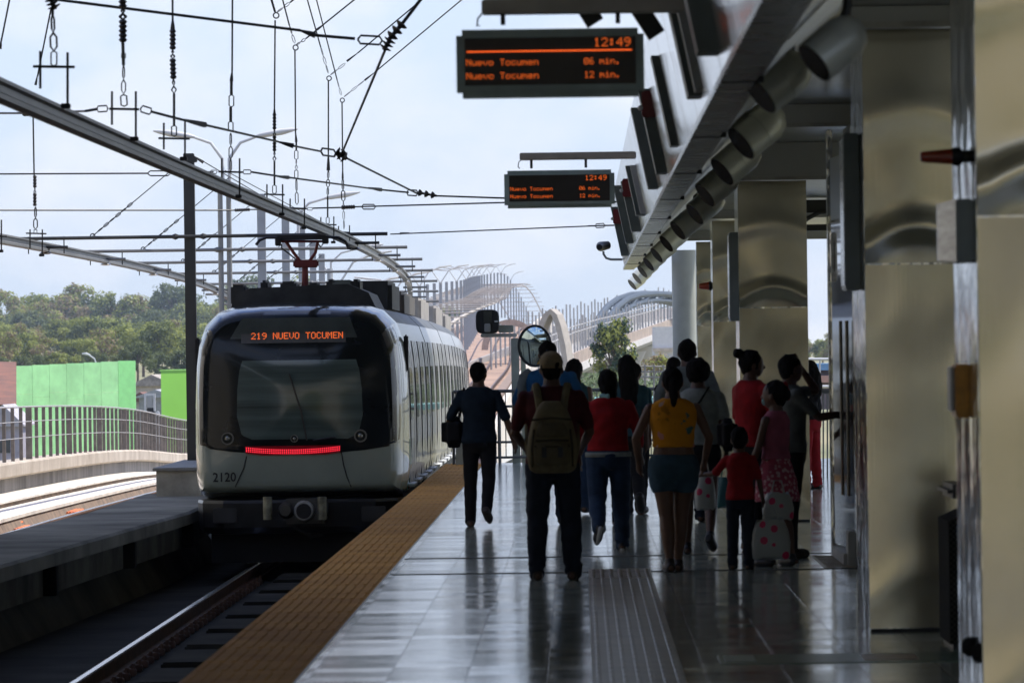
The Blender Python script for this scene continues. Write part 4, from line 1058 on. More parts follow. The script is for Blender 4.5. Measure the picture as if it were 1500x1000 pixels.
assembly('hanger from the fourth ring, the rightmost of the vertical hangers','hanger',84,
 [('chain',503,295,504,336,.014),('chain',502,262,503,295,.026),('taper',502,246,502,262,.02),('wire',501,150,502,250,.011)],G)
assembly('long hanger of the far track crossing behind the dark rail at far left','hanger',66,
 [('link',52,336,52,342,.018),('chain',52,303,52,336,.022),('ribbed',51,283,51,302,.026),('chain',51,275,51,283,.016),('ribbed',51,257,51,275,.026),('wire',48,140,50,257,.010),('taper',55,110,52,125,.018),('wire',75,12,55,112,.010)],G)
assembly('slanting thin wire at the very top left corner','hanger',60,[('taper',2,58,0,72,.02),('wire',14,0,2,60,.010),('wire',28,-90,14,0,.010)],G)
# bridles: rings joined by slanting lines
def ring_(px,py,Y,lab,segs):
    t = assembly(lab,'bridle',Y,segs,'bridle rings with slanting wires',name='wire_bridle')
    q = MB(); q.torus(at(px,py,Y),.033,.009,n=14,m=6); q.build('ring', wire_m, t)
ring_(404.5,23,65,'first bridle ring, top of the picture over the fifth frame',[('wire',397,-2,403,18,.014),('chain',406,18,425,4,.014),('wire',425,4,470,-32,.010),('chain',396,-20,398,2,.022)])
ring_(433,70,70,'second bridle ring, a little lower and right of the first',[('chain',424,38,432,64,.014),('wire',413,-4,424,38,.010),('chain',434,66,448,57,.016),('wire',448,57,524,-4,.010),('taper',476,35,464,44,.018)])
ring_(482,115,78,'third bridle ring, above the street lamp head on the right',[('chain',470,70,481,108,.014),('wire',448,-8,470,70,.010),('chain',484,110,506,93,.013),('taper',524,78,508,90,.018),('wire',524,78,625,-6,.010)])
ring_(501.5,147,84,'fourth and lowest bridle ring, left of the slanting insulator',[('chain',494,118,500,140,.012),('wire',460,-14,494,118,.010),('chain',504,142,534,118,.012),('taper',548,107,534,118,.018),('wire',548,107,686,-8,.010)])
# cross-span wires
W = 'span wires across the tracks'
assembly('thick upper span wire running from top left to the slanting insulator','span wire',45,
 [('wire',60,-3,440,45,.013,45,47),('taper',440,45,462,52,.03,47,47),('wire',462,52,520,57,.014,47,47),('link',524,58,560,60,.035,47,47)],W)
assembly('thick slanting wire with black bell insulators at the top, left of the departure board','span wire',47,
 [('bells',590,34,570,58,.06,47,47),('bells',572,58,562,74,.06,47,47),('wire',628,-16,590,34,.016,47,47),('wire',564,74,502,222,.013,47,64)],W)
assembly('second span wire from the left edge over the second frame to the black clamp','span wire',60,
 [('wire',-10,166,36,166,.012,60,58),('ribbed',36,166,64,165,.035,58,57),('wire',64,165,125,163,.010,57,45),('wire',125,163,142,160,.012,45,45),('link',142,160,158,159,.024,45,45),('link',206,159,222,164,.026,45,45),('wire',222,164,264,175,.012,45,46),('taper',266,175,300,183,.026,46,47),('wire',264,175,408,208,.012,46,58),('taper',408,208,430,214,.03,58,58),('wire',430,214,470,222,.012,58,62),('link',470,222,492,225,.04,62,63)],W)
assembly('black clamp knot where the slanting wire meets the span wires','wire clamp',64,
 [('bells',492,222,508,233,.075),('bells',494,230,506,222,.06),('wire',508,232,612,284,.013,64,72),],None)
assembly('small row of black bell insulators left of the far departure board','span wire',72,
 [('bells',612,282,640,287,.05),('wire',640,287,909,296,.012,72,75),('link',596,282,612,283,.036)],W)
assembly('third span wire at lamp height from the left edge to the bell insulators','span wire',80,
 [('wire',-10,255,216,254,.012,80,80),('link',216,254,250,254,.035,80,80),('wire',250,254,312,252,.012,80,66),('link',308,252,318,252,.018,60,60),('link',356,252,368,252,.022,60,60),('wire',368,252,400,257,.011,60,60),('taper',404,258,422,260,.024,60,62),('wire',400,257,556,278,.011,60,70),('taper',540,275,558,278,.026,69,70),('wire',558,278,598,282,.012,70,71)],W)
assembly('fourth span wire from the left edge just under the street lamp arms','span wire',88,
 [('wire',-10,308,344,308,.013,88,90),('ribbed',344,308,366,307,.032,90,90),('wire',366,307,450,306,.012,90,84),('link',450,306,458,306,.02,84,84),('wire',458,305,500,304,.012,84,84),('ribbed',500,304,520,303,.038,84,84),('link',530,303,550,303,.036,84,84),('wire',520,303,905,292,.012,84,80)],W)
assembly('lowest span wire from the first crossbar to the end of the fascia','span wire',84.5,
 [('wire',572,343,868,331,.010,86,84),('link',872,331,886,330,.03,84,84),('wire',862,331,900,330,.012,84,83.5),('taper',600,341,586,342,.02,86,86)],W)
# --- masts with crossbars, stays and insulators
def lamp_arm(par, base, side, L_=1.25, H=1.0, m=steel_light, nm_='lamp_arm'):
    p = [base, base+Vector((0,0,H*.55)), base+Vector((side*L_*.18,0,H*.88)), base+Vector((side*L_*.48,0,H*1.02))]
    a_ = MB().tube(p,[.034,.03,.027,.024],8).build(nm_, m, par, smooth=True)
    d = Vector((side,0,.16)).normalized(); s = p[-1]-d*.05
    q = MB(); q.tube([s,s+d*.12,s+d*.45,s+d*.62,s+d*.74],[.025,.05,.062,.04,.015],10); q.build('lamp_head', mat('street_lamp_head',(.62,.62,.60),.4,var=.05), a_, smooth=True)
bar_x0, bar_x1 = -2.68, 3.12
NAMES_ = ['first dark crossbar mast standing left of the train nose','second crossbar mast, the pale twin pole carrying two curved street lamps','third pale crossbar mast, behind the train roof','fourth pale crossbar mast behind the train roof','fifth crossbar mast, behind the pantograph','sixth crossbar mast, right behind the pantograph','seventh crossbar mast beyond the pantograph','eighth crossbar mast, over the train tail']
def mast(Y, lab, i, full=True, far=False):
    x = cx(Y); z0 = dz(Y)-.3; zb = dz(Y)+3.64
    t = thing('catenary_mast', lab, 'mast', (x,Y,z0), 'masts with crossbars along the line')
    md = mast_d if i == 0 else mast_l
    top = dz(Y)+4.95
    if i == 1:
        for o in (-.13,.02): MB().cyl((x-.03+o,Y,z0),(x-.03+o,Y,top-.1),.055,.045,10).build('pole', mat('pale_lamp_pole',(.30,.30,.28),.5,.1), t, smooth=True)
    else:
        w = .085 if i == 0 else (.08 if not far else .09)
        MB().bbox(x-w,x+w,Y,Y+.16,z0,top,.01).build('pole', md, t)
        if i == 0: MB().bbox(x-.14,x+.13,Y-.02,Y+.18,top-.14,top-.06,.01).build('pole_cap', md, t)
    r = .028 if not far else .034
    cm = crossm if i else mast_d
    a = (x+bar_x0,Y-.06,zb); b_ = (x+bar_x1,Y-.06,zb+.0)
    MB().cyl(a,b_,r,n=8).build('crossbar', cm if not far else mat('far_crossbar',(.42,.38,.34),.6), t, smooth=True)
    if not full: return t
    for sx in (-.22,.22):
        q = MB(); q.tube([(x+sx-.05,Y-.06,zb),(x+sx,Y-.06,zb),(x+sx+.05,Y-.06,zb)],[.03,.05,.03],8); q.build('clamp', cm, t)
    for T_,c_ in ((T1,zig1(Y)),(T2,zig2(Y))):
        s0,s1 = c_-.25,c_+.42
        if T_ == T1: s0,s1 = c_-.15,c_+.40
        else: s0,s1 = c_-.32,c_+.35
        sb_ = MB().cyl((s0,Y-.06,zb-.14),(s1,Y-.06,zb-.14),.026,n=6).build('hung_bar', cm, t)
        for xx in (s0+.05,s1-.06): 
            q = MB(); q.cyl((xx,Y-.06,zb-.24),(xx,Y-.06,zb+.03),.010,n=5); q.build('rod', wire_m, sb_)
        q = MB(); q.tube([(c_,Y-.06,zb-.14),(c_,Y-.06,zb-.17),(c_,Y-.06,zb-.2),(c_,Y-.06,zb-.235),(c_,Y-.06,zb-.25)],[.03,.07,.055,.10,.05],12)
        q.build('insulator', ins_m if i == 0 else conv, sb_, smooth=True)
    # stay from the mast top to the crossbar
    e0 = Vector((x,Y-.05,top-.05)); e1 = Vector((x-1.52,Y-.06,zb+.03))
    st = MB().cyl(e0,e1,.008,n=5).build('stay', wire_m, t)
    q = MB(); chain(q, e1+(e0-e1)*.05, e1+(e0-e1)*.42, r=.018, style='chain'); q.build('stay_chain', wire_m, st)
    q = MB(); q.torus(e1,.035,.01,n=10,m=5); q.build('stay_ring', wire_m, st)
    return t
Ys8 = [86,96,106,116,126,136,146,157]
ms = [mast(Y,NAMES_[i],i) for i,Y in enumerate(Ys8)]
# street lamps sitting on two of the masts
t = thing('double_street_lamp','pale street lamp with two curved arms on top of the twin pole','street lamp',(cx(96)-.05,96,4.75)); pz = Vector((cx(96)-.05,96,4.8))
lamp_arm(t, pz+Vector((-.06,0,-.05)), -1, 1.1,.85); lamp_arm(t, pz+Vector((.06,0,-.05)), 1, 1.1,.85)
MB().bbox(pz.x-.2,pz.x+.2,95.9,96.1,pz.z-.12,pz.z-.03,.02).build('lamp_bracket', mat('rusty_bracket',(.35,.2,.14),.7), t)
t = thing('street_lamp','single street lamp head reaching right, over the pale masts behind the pantograph','street lamp',(at(435,335,112).x,112,3.8)); pz = at(437,345,112)
lamp_arm(t, pz, 1, 1.25,.75)
t = thing('street_lamp','small curved street lamp low behind the right side of the pantograph','street lamp',at(485,408,150)); lamp_arm(t, at(485,408,150), 1, 1.6,.8)
# longitudinal wires over the conductor rail
assembly('thin wire running from the dark mast top down along the conductor rail','span wire',86,
 [('taper',284,229,298,238,.03,86,86),('wire',290,232,470,338,.009,86,108),('wire',330,250,520,352,.008,86,116)],W)
# masts up the far climb
Yf_ = 170.; k = 0
fl_ = []
while Yf_ < 800 and k < 60:
    o = mast(Yf_, 'one of the many pale masts with long crossbars marching up the distant climbing track', 3, full=False, far=True)
    tl = dz(Yf_)+4.9; xx = cx(Yf_)
    for sd in ((-1,1) if k % 3 == 0 else ()):
        q = MB(); q.tube([(xx,Yf_,tl),(xx+sd*.5,Yf_,tl+.75),(xx+sd*1.1,Yf_,tl+.9+.1*sd),(xx+sd*1.7,Yf_,tl+.98+.1*sd)],[.035,.035,.06,.04],5); q.build('lamp_arm', steel_light, o)
    Yf_ += 13 if Yf_ < 420 else 16; k += 1
for nm_,fx_,lab in (('conductor_rail',lambda Y: cx(Y)+T1,'thin pale conductor rail of the near track up the distant climb'),('conductor_rail',lambda Y: cx(Y)+T2,'thin pale conductor rail of the far track up the distant climb')):
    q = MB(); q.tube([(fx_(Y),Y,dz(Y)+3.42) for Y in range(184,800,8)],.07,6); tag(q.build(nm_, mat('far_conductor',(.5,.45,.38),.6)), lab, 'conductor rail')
# ================================================================ PEOPLE
from mathutils import noise
def cloth(name, col, **k): return mat(name, col, .85, spec=.25, var=k.pop('var',.15), vscale=k.pop('vscale',9), bump=.006, bscale=16, **k)
skinD = mat('dark_brown_skin', (.095,.045,.026), .5, var=.1, vscale=6)
skinM = mat('brown_skin', (.14,.07,.04), .5, var=.1, vscale=6)
hairm = mat('black_hair', (.008,.007,.007), .85, spec=.15, var=.3, vscale=30, stretch=(1,1,.1), bump=.002, bscale=60)
eyem = mat('eye_dark', (.01,.01,.01), .2)
navy = cloth('navy_shirt',(.007,.017,.03)); dkdenim = cloth('dark_denim',(.012,.018,.032)); blackc = cloth('black_cloth',(.010,.010,.012))
maroon = cloth('maroon_shirt',(.075,.012,.014)); bluet = cloth('blue_shirt',(.014,.09,.22)); paleg = cloth('pale_grey_shirt',(.17,.20,.20))
redc = cloth('red_shirt',(.29,.006,.009)); jeans = cloth('blue_jeans',(.020,.042,.085)); lightden = cloth('light_denim',(.042,.085,.12))
yell = cloth('yellow_floral_top',(.42,.165,.008)); whitet = cloth('white_tee',(.27,.30,.285)); pinkm = cloth('pink_dress',(.32,.085,.13))
tealc = cloth('teal_top',(.03,.08,.10)); greyt = cloth('grey_top',(.12,.13,.12)); redtr = cloth('red_trousers',(.28,.01,.015))
khaki = cloth('khaki_canvas',(.17,.14,.075)); capm = cloth('tan_cap',(.25,.195,.115)); shoe_b = mat('black_shoe',(.012,.012,.013),.4); shoe_w = mat('white_sole',(.55,.55,.53),.6)
brownsh = mat('brown_shoe',(.03,.018,.012),.5); maskm = cloth('face_mask',(.25,.45,.45))
# flowers on the yellow top, small pattern on the dress skirt
N,L,b = nodes(yell)
vo = N.new('ShaderNodeTexVoronoi'); vo.inputs['Scale'].default_value = 7.
dn = N.new('ShaderNodeTexNoise'); dn.inputs['Scale'].default_value = 14; L.new(N['Texture Coordinate'].outputs['Object'], dn.inputs['Vector'])
dm = N.new('ShaderNodeMixRGB'); dm.blend_type = 'LINEAR_LIGHT'; dm.inputs['Fac'].default_value = .12; L.new(N['Texture Coordinate'].outputs['Object'], dm.inputs['Color1']); L.new(dn.outputs['Color'], dm.inputs['Color2']); L.new(dm.outputs['Color'], vo.inputs['Vector'])
cr = N.new('ShaderNodeValToRGB'); cr.color_ramp.elements[0].position=.30; cr.color_ramp.elements[0].color=(1,1,1,1); cr.color_ramp.elements[1].position=.40; cr.color_ramp.elements[1].color=(0,0,0,1)
L.new(vo.outputs['Distance'], cr.inputs['Fac'])
pick = N.new('ShaderNodeValToRGB'); pick.color_ramp.interpolation='CONSTANT'
for i,(pos,c_) in enumerate([(0,(.62,.42,.36)),(.3,(.42,.165,.008)),(.52,(.08,.17,.14)),(.66,(.42,.165,.008)),(.85,(.60,.25,.2))]):
    e = pick.color_ramp.elements[i] if i < 2 else pick.color_ramp.elements.new(pos); e.position=pos; e.color=(*c_,1)
sp = N.new('ShaderNodeSeparateColor'); L.new(vo.outputs['Color'], sp.inputs['Color']); L.new(sp.outputs['Red'], pick.inputs['Fac'])
mx = N.new('ShaderNodeMixRGB'); mx.inputs['Color1'].default_value=(.68,.27,.01,1); L.new(cr.outputs['Color'],mx.inputs['Fac']); L.new(pick.outputs['Color'],mx.inputs['Color2']); L.new(mx.outputs['Color'],b.inputs['Base Color'])
floral = cloth('floral_skirt',(.42,.12,.17)); N,L,b = nodes(floral)
vo = N.new('ShaderNodeTexVoronoi'); vo.inputs['Scale'].default_value = 30; L.new(N['Texture Coordinate'].outputs['Object'], vo.inputs['Vector'])
cr = N.new('ShaderNodeValToRGB'); cr.color_ramp.elements[0].position=.25; cr.color_ramp.elements[0].color=(.6,.42,.42,1); cr.color_ramp.elements[1].position=.5; cr.color_ramp.elements[1].color=(.34,.06,.10,1)
L.new(vo.outputs['Distance'], cr.inputs['Fac']); L.new(cr.outputs['Color'],b.inputs['Base Color'])
bagw = mat('dotted_white_bag',(.38,.40,.38),.45); N,L,b = nodes(bagw)
vo = N.new('ShaderNodeTexVoronoi'); vo.inputs['Scale'].default_value = 9; vo.inputs['Randomness'].default_value=.8; L.new(N['Texture Coordinate'].outputs['Object'], vo.inputs['Vector'])
cr = N.new('ShaderNodeValToRGB'); cr.color_ramp.interpolation='CONSTANT'; cr.color_ramp.elements[0].color=(.55,.02,.10,1); cr.color_ramp.elements[1].position=.27; cr.color_ramp.elements[1].color=(.38,.40,.38,1)
L.new(vo.outputs['Distance'], cr.inputs['Fac']); L.new(cr.outputs['Color'],b.inputs['Base Color'])

def rnode(m, name, parent, s, rz, base):
    """place a finished local mesh under the person"""
    ob = bpy.data.objects.new(name, m); COL.objects.link(ob); ob.parent = parent; return ob
def person(label, px, py, hpx_top, facing=0., width=1., girth=1., legs=None, arms=None, top=None, topm=None, sleeve=.55, hem=.90,
           bottom='trousers', botm=None, skin=skinD, hair='short', shoes=shoe_b, lean=0., head=(0,0), child=0., hipw=1., extra=None, Y=None, H=None, bare=False, waist=None, sole=False, armscale=1.):
    """built from joints: local frame +y is where the person faces, +x their right side"""
    if Y is None: foot = ground_at(px, py, 0.)
    else: foot = at(px, 600, Y); foot.z = 0
    Yp = foot.y
    if H is None: H = at(px, hpx_top, Yp).z
    s = H/1.70
    t = thing('person', label, 'person', foot)
    t.rotation_euler.z = facing
    hs = (1+.28*child)                      # children have larger heads
    V = Vector
    legs = legs or ((0,0),(0,0)); arms = arms or (((-.08,.0,-1),(-.02,.15,-1)),((.08,.0,-1),(.02,.15,-1)))
    hipz = .885; hx = .088*hipw
    # --- skeleton
    J = {}
    for sd,(ha,ka,*ab) in zip((-1,1),legs):
        ha = radians(ha); ka = radians(ka); ab = radians(ab[0]) if ab else radians(2.)
        hip = V((sd*hx,0,hipz)); d1 = V((sd*sin(ab),sin(ha),-cos(ha))).normalized(); knee = hip+d1*.415
        d2 = V((sd*sin(ab)*.5,sin(ha-ka),-cos(ha-ka))).normalized(); ank = knee+d2*.40
        J['hip',sd],J['knee',sd],J['ank',sd] = hip,knee,ank
        # foot direction : flat on the ground unless the shank is thrown back
        pitch = min(0, (ha-ka)+radians(12)) if ka > 25*pi/180 else 0
        fd = V((sd*.12,cos(pitch*1.1),sin(pitch*1.1))).normalized()
        J['fd',sd] = fd
    zmin = min(min(J['ank',sd].z-.075, (J['ank',sd]+J['fd',sd]*.17).z-.05) for sd in (-1,1))
    ln = radians(lean)
    def tor(p):  # bend the upper body about the pelvis
        p = V(p); q = p-V((0,0,hipz)); q = Matrix.Rotation(-ln,3,'X')@q; return q+V((0,0,hipz))
    for sd,(u,l,*hd) in zip((-1,1),arms):
        sh = tor((sd*.165*width,0,1.365)); el = sh+V(u).normalized()*.275*armscale; wr = el+V(l).normalized()*.245*armscale
        J['sh',sd],J['el',sd],J['wr',sd],J['hd',sd] = sh,el,wr,V(l).normalized()
    def R_(c,rx,ry,n=20,tilt=True,z=None):
        return [tor(V(c)+V((rx*cos(2*pi*i/n),ry*sin(2*pi*i/n),0))) if tilt else V(c)+V((rx*cos(2*pi*i/n),ry*sin(2*pi*i/n),0)) for i in range(n)]
    def cap(q,p,e,r0,r1,n=12):
        p=V(p);e=V(e); d=(e-p); L_=d.length; d.normalize()
        q.tube([p-d*r0*.85,p-d*r0*.5,p,p+d*L_*.35,p+d*L_*.65,e,e+d*r1*.5,e+d*r1*.85],[r0*.4,r0*.85,r0,r0+(r1-r0)*.25+.004*0,r0+(r1-r0)*.7,r1,r1*.85,r1*.4],n)
    def torso(q, g, z0=.80, z1=1.46, shoulder=1., flare=0.):
        tab = [(.76,.10,.09,0),(.82,.158*hipw,.12,-.01),(.90,.172*hipw,.125,-.012),(.98,.160*(hipw*.5+.5),.112,0),(1.08,.142*girth,.10*girth,.005),(1.18,.150*girth,.108*girth,.008),(1.28,.166*width,.115*girth,.005),(1.35,.166*width,.105,0),(1.39,.148*width,.09,-.006),(1.425,.108*width,.075,-.010),(1.45,.075,.066,-.012),(1.47,.06,.062,-.012)]
        rg = []
        for z,rx,ry,yo in tab:
            if z < z0-.001 or z > z1+.001: continue
            rg.append(R_((0,yo,z),rx+g,ry+g))
        if z0 not in [a[0] for a in tab]:
            i = next(k for k in range(len(tab)) if tab[k][0] > z0)
            f = (z0-tab[i-1][0])/(tab[i][0]-tab[i-1][0]) if i else 0
            a,b_ = tab[max(0,i-1)],tab[i]
            rg.insert(0,R_((0,a[3],z0),a[1]+(b_[1]-a[1])*f+g+flare,a[2]+(b_[2]-a[2])*f+g+flare))
        q.loft(rg)
    # --- body: one skin
    q = MB(); torso(q,0.,z0=.76)
    hc = tor((0,.012,1.465+.118*hs)); hr = V((.080,.098,.115))*hs
    yaw,pit = radians(head[0]),radians(head[1]); HM = Matrix.Rotation(yaw,3,'Z')@Matrix.Rotation(-pit,3,'X')
    nb = tor((0,-.012,1.44))
    q.tube([nb,(nb+hc)/2+V((0,-.004,0)),hc-V((0,0,.03))],[.068,.058*(.6+.4*hs),.056*hs],14)
    q.ell(hc,hr,18,14,HM)
    def hp(x,y,z): return hc+HM@V((x*hs,y*hs,z*hs))
    q.ell(hp(0,.035,-.06),(.05*hs,.055*hs,.052*hs),12,8,HM)           # jaw
    q.tube([hp(0,.088,.012),hp(0,.108,-.022),hp(0,.090,-.034)],[.009*hs,.015*hs,.013*hs],8)   # nose
    q.ell(hp(0,.088,-.058),(.022*hs,.012*hs,.009*hs),8,6,HM)          # mouth
    for sd in (-1,1): q.ell(hp(sd*.082,-.005,-.015),(.012*hs,.02*hs,.03*hs),8,6,HM)
    lw = 1.0*(.9+.1*girth)*(hipw if hipw > 1 else 1)
    for sd in (-1,1):
        h_,k_,a_ = J['hip',sd],J['knee',sd],J['ank',sd]
        cap(q,h_+V((0,0,-.02)),k_,.082*lw,.052*lw); 
        m_ = k_+(a_-k_)*.32+V((0,-.012,0)); cap(q,k_,m_,.050*lw,.052*lw); cap(q,m_,a_,.050*lw,.033)
        f_ = J['fd',sd]; hl = a_-f_*.045+V((0,0,-.045)); tt = a_+f_*.13+V((0,0,-.055))
        cap(q,a_,hl,.034,.032); cap(q,hl,tt,.032,.030)
        sh,el,wr,hd = J['sh',sd],J['el',sd],J['wr',sd],J['hd',sd]
        cap(q,sh,el,.046*(.7+.3*girth),.036*(.7+.3*girth)); fm_ = el+(wr-el)*.3; cap(q,el,fm_,.036,.036); cap(q,fm_,wr,.035,.024)
        # hand: palm, four fingers, thumb
        side = hd.cross(V((1,0,0)) if abs(hd.x) < .8 else V((0,0,1))).normalized()      # across the palm
        nrm = side.cross(hd).normalized()
        if nrm.x*sd > 0: nrm = -nrm
        pc = wr+hd*.045; 
        q.tube([wr-hd*.01,wr+hd*.02,wr+hd*.06,wr+hd*.085],[.022,.027,.030,.024],10)
        for j,fl_ in enumerate((.060,.070,.066,.052)):
            o = side*((j-1.5)*.019); b0 = wr+hd*.075+o
            q.tube([b0,b0+hd*fl_*.5+nrm*.008,b0+hd*fl_*.85+nrm*.026],[.0105,.0098,.0085],7)
        th0 = wr+hd*.03-side*.022; q.tube([th0,th0-side*.025+hd*.025,th0-side*.03+hd*.055+nrm*.012],[.012,.0115,.009],7)
    # settle on the ground and scale
    def fin_(me):
        for v in me.vertices: v.co = V((v.co.x*s,v.co.y*s,(v.co.z-zmin)*s))
        me.polygons.foreach_set('use_smooth',[True]*len(me.polygons)); return me
    def put(q_, name, m, vox=.011, sm=5, parent=t, remeshed=True, amp_=1.):
        amp = amp_* {'trousers':.010,'shirt':.009,'sweater':.010,'tee':.009,'dress_top':.006,'halter_top':.006,'skirt':.012,'shorts':.006,'hair':.010}.get(name,0)
        if remeshed: me = remesh(q_, vox, sm)
        else:
            me = bpy.data.meshes.new(name); me.from_pydata([tuple(v) for v in q_.v],[],q_.f); me.update()
            bm = bmesh.new(); bm.from_mesh(me); bmesh.ops.recalc_face_normals(bm,faces=bm.faces); bm.to_mesh(me); bm.free()
        if amp and remeshed:
            fr = 30. if name == 'hair' else 9.
            nrm_ = [v.normal.copy() for v in me.vertices]
            for v,n_ in zip(me.vertices,nrm_):
                c0 = v.co; f1 = noise.noise(Vector((c0.x*fr+px*.1,c0.y*fr,c0.z*fr*(1.6 if name!='hair' else .5))))
                if name == 'trousers': f1 += .9*(1-abs(noise.noise(Vector((c0.x*7,c0.y*7,c0.z*22+px)))*3))*max(0,1-(c0.z-.05)/.35)
                v.co = c0+n_*amp*f1
        me.name = name; me.materials.clear(); me.materials.append(m); fin_(me)
        ob = bpy.data.objects.new(name, me); COL.objects.link(ob); ob.parent = parent; return ob
    put(q,'body',skin,.0078,4)
    q = MB()
    for sd in (-1,1): q.ell(hp(sd*.030,.080,.008),(.012*hs,.008*hs,.007*hs),8,6,HM)
    put(q,'eyes',eyem,remeshed=False)
    # --- top
    if top:
        q = MB(); torso(q,.016 if top!='bare' else .01,z0=hem,z1=1.455)
        if sleeve > 0:
            for sd in (-1,1):
                sh,el,wr = J['sh',sd],J['el',sd],J['wr',sd]
                e_ = sh+(el-sh)*min(1,sleeve); cap(q,sh,e_,.057*(.75+.25*girth),.053*(.75+.25*girth))
                if sleeve > 1: cap(q,el,el+(wr-el)*(sleeve-1),.052,.042)
        put(q,top,topm,.011,5)
    # --- bottom
    if bottom == 'trousers' or bottom == 'leggings':
        g = .020 if bottom == 'trousers' else .014; q = MB(); torso(q,.010,z0=.76,z1=.98)
        for sd in (-1,1):
            h_,k_,a_ = J['hip',sd],J['knee',sd],J['ank',sd]; d = (a_-k_).normalized()
            cap(q,h_+V((0,0,-.02)),k_,.086*lw+g*.5,.058*lw+g); cap(q,k_,a_+d*.02,.056*lw+g,.044+g)
        put(q,'trousers',botm,.011,4,amp_=1. if bottom=='trousers' else .45)
    elif bottom == 'shorts':
        q = MB(); torso(q,.012,z0=.76,z1=.98)
        for sd in (-1,1):
            h_,k_ = J['hip',sd],J['knee',sd]; cap(q,h_+V((0,0,-.02)),h_+(k_-h_)*.36,.096*lw,.096*lw)
        put(q,'shorts',botm,.011,3)
    elif bottom == 'skirt':
        q = MB(); q.loft([R_((0,0,z),rx,ry,24) for z,rx,ry in ((1.04,.14*girth,.105),(.95,.17,.13),(.80,.21,.18),(.62,.235,.20),(.60,.225,.19))]); put(q,'skirt',botm,.013,3)
    if waist:
        q = MB(); q.loft([R_((0,-.008,z),.176*hipw+.012,.13+.01,24) for z in (.885,.93)]); put(q,'undershirt_hem',waist,remeshed=False)
    # --- shoes
    if not bare:
        for sd in (-1,1):
            a_ = J['ank',sd]; f_ = J['fd',sd]; up_ = f_.cross(V((-1,0,0))).normalized()
            if up_.z < 0: up_ = -up_
            b0 = a_-f_*.055-up_*.04; q = MB()
            q.tube([b0-f_*.01,b0+f_*.03,b0+f_*.10,b0+f_*.17,b0+f_*.215],[.036,.047,.048,.048,.030],12); cap(q,a_+up_*.01,a_-up_*.03,.044,.042)
            so_ = put(q,'shoe',shoes,.010,3)
            if sole:
                q = MB(); q.tube([b0-f_*.015-up_*.030,b0+f_*.09-up_*.034,b0+f_*.215-up_*.026],[.022,.024,.018],10); put(q,'sole',shoe_w,parent=so_,remeshed=False)
    # --- hair
    hq = MB(); c_ = hp(0,-.018,.018)
    if hair in ('short','long','mid','bun','pony','afro','cap'):
        k = {'short':(.087,.101,.108),'long':(.094,.108,.114),'mid':(.096,.108,.114),'bun':(.090,.104,.110),'pony':(.089,.103,.110),'afro':(.110,.116,.120),'cap':(.085,.097,.100)}[hair]
        hq.ell(c_,V(k)*hs,18,12,HM); hq.ell(hp(0,-.045,-.03),(.068*hs,.055*hs,.07*hs),14,10,HM)
    if hair == 'long':
        hq.tube([hp(0,-.03,.02),hp(.0,-.075,-.08),hp(.01,-.085,-.20),hp(.01,-.09,-.33),hp(.0,-.085,-.43)],[.092*hs,.098*hs,.100*hs,.088*hs,.04*hs],14)
    if hair == 'mid':
        hq.tube([hp(0,-.02,.02),hp(.0,-.045,-.06),hp(.015,-.06,-.13),hp(.03,-.07,-.18)],[.093*hs,.086*hs,.064*hs,.025*hs],14)
    if hair == 'bun': hq.ell(hp(0,-.125,.085),(.047*hs,.047*hs,.045*hs),12,10); hq.cyl(hp(0,-.06,.05),hp(0,-.11,.08),.03*hs)
    if hair == 'pony': hq.tube([hp(0,-.09,.03),hp(0,-.13,-.02),hp(.0,-.125,-.12),hp(0,-.11,-.22)],[.03*hs,.034*hs,.036*hs,.012*hs],10)
    put(hq,'hair',hairm,.008,3)
    # --- things that belong to the outfit
    if hair == 'cap':
        q = MB(); q.loft([[hp(rx*cos(2*pi*i/24),ry*sin(2*pi*i/24)-.008,z) for i in range(24)] for z,rx,ry in ((.0,.088,.108),(.05,.090,.108),(.09,.078,.094),(.118,.048,.058),(.128,.012,.014))]); put(q,'cap',capm,remeshed=False)
        q = MB(); q.loft([[hp(x,y,z) for x,y,z in ((-.06,.085,.022),(0,.10,.032),(.06,.085,.022),(.05,.15,.004),(0,.172,.008),(-.05,.15,.004))],[hp(x,y,z-.006) for x,y,z in ((-.06,.085,.022),(0,.10,.032),(.06,.085,.022),(.05,.15,.004),(0,.172,.008),(-.05,.15,.004))]]); put(q,'cap_peak',capm,remeshed=False)
    if extra: 
        for nm_,m,fn in extra:
            q = MB(); fn(q,J,hp,tor,cap); put(q,nm_,m,.009,2)
    M = Matrix.Rotation(facing,4,'Z')
    def wpt(p): p=V(p); return foot+(M@V((p.x*s,p.y*s,(p.z-zmin)*s)).to_4d()).to_3d() if False else foot+M.to_3x3()@V((p.x*s,p.y*s,(p.z-zmin)*s))
    return t, J, wpt, tor, s, hp
def mesh_thing(q, name, m, lab, cat, vox=None, sm=3, par=None):
    if vox:
        me = remesh(q, vox, sm); me.name = name; me.materials.clear(); me.materials.append(m); me.polygons.foreach_set('use_smooth',[True]*len(me.polygons))
        c = sum((v.co for v in me.vertices),Vector())/len(me.vertices)
        if par is None:
            for v in me.vertices: v.co -= c
            ob = bpy.data.objects.new(name, me); ob.location = c
        else:
            o = world_loc(par)
            for v in me.vertices: v.co -= o
            ob = bpy.data.objects.new(name, me); ob.parent = par
        COL.objects.link(ob)
    else: ob = q.build(name, m, par)
    if lab: tag(ob, lab, cat)
    return ob
down = ((-.09,.12,-1),(-.02,.35,-1)),((.09,-.15,-1),(.02,.05,-1))
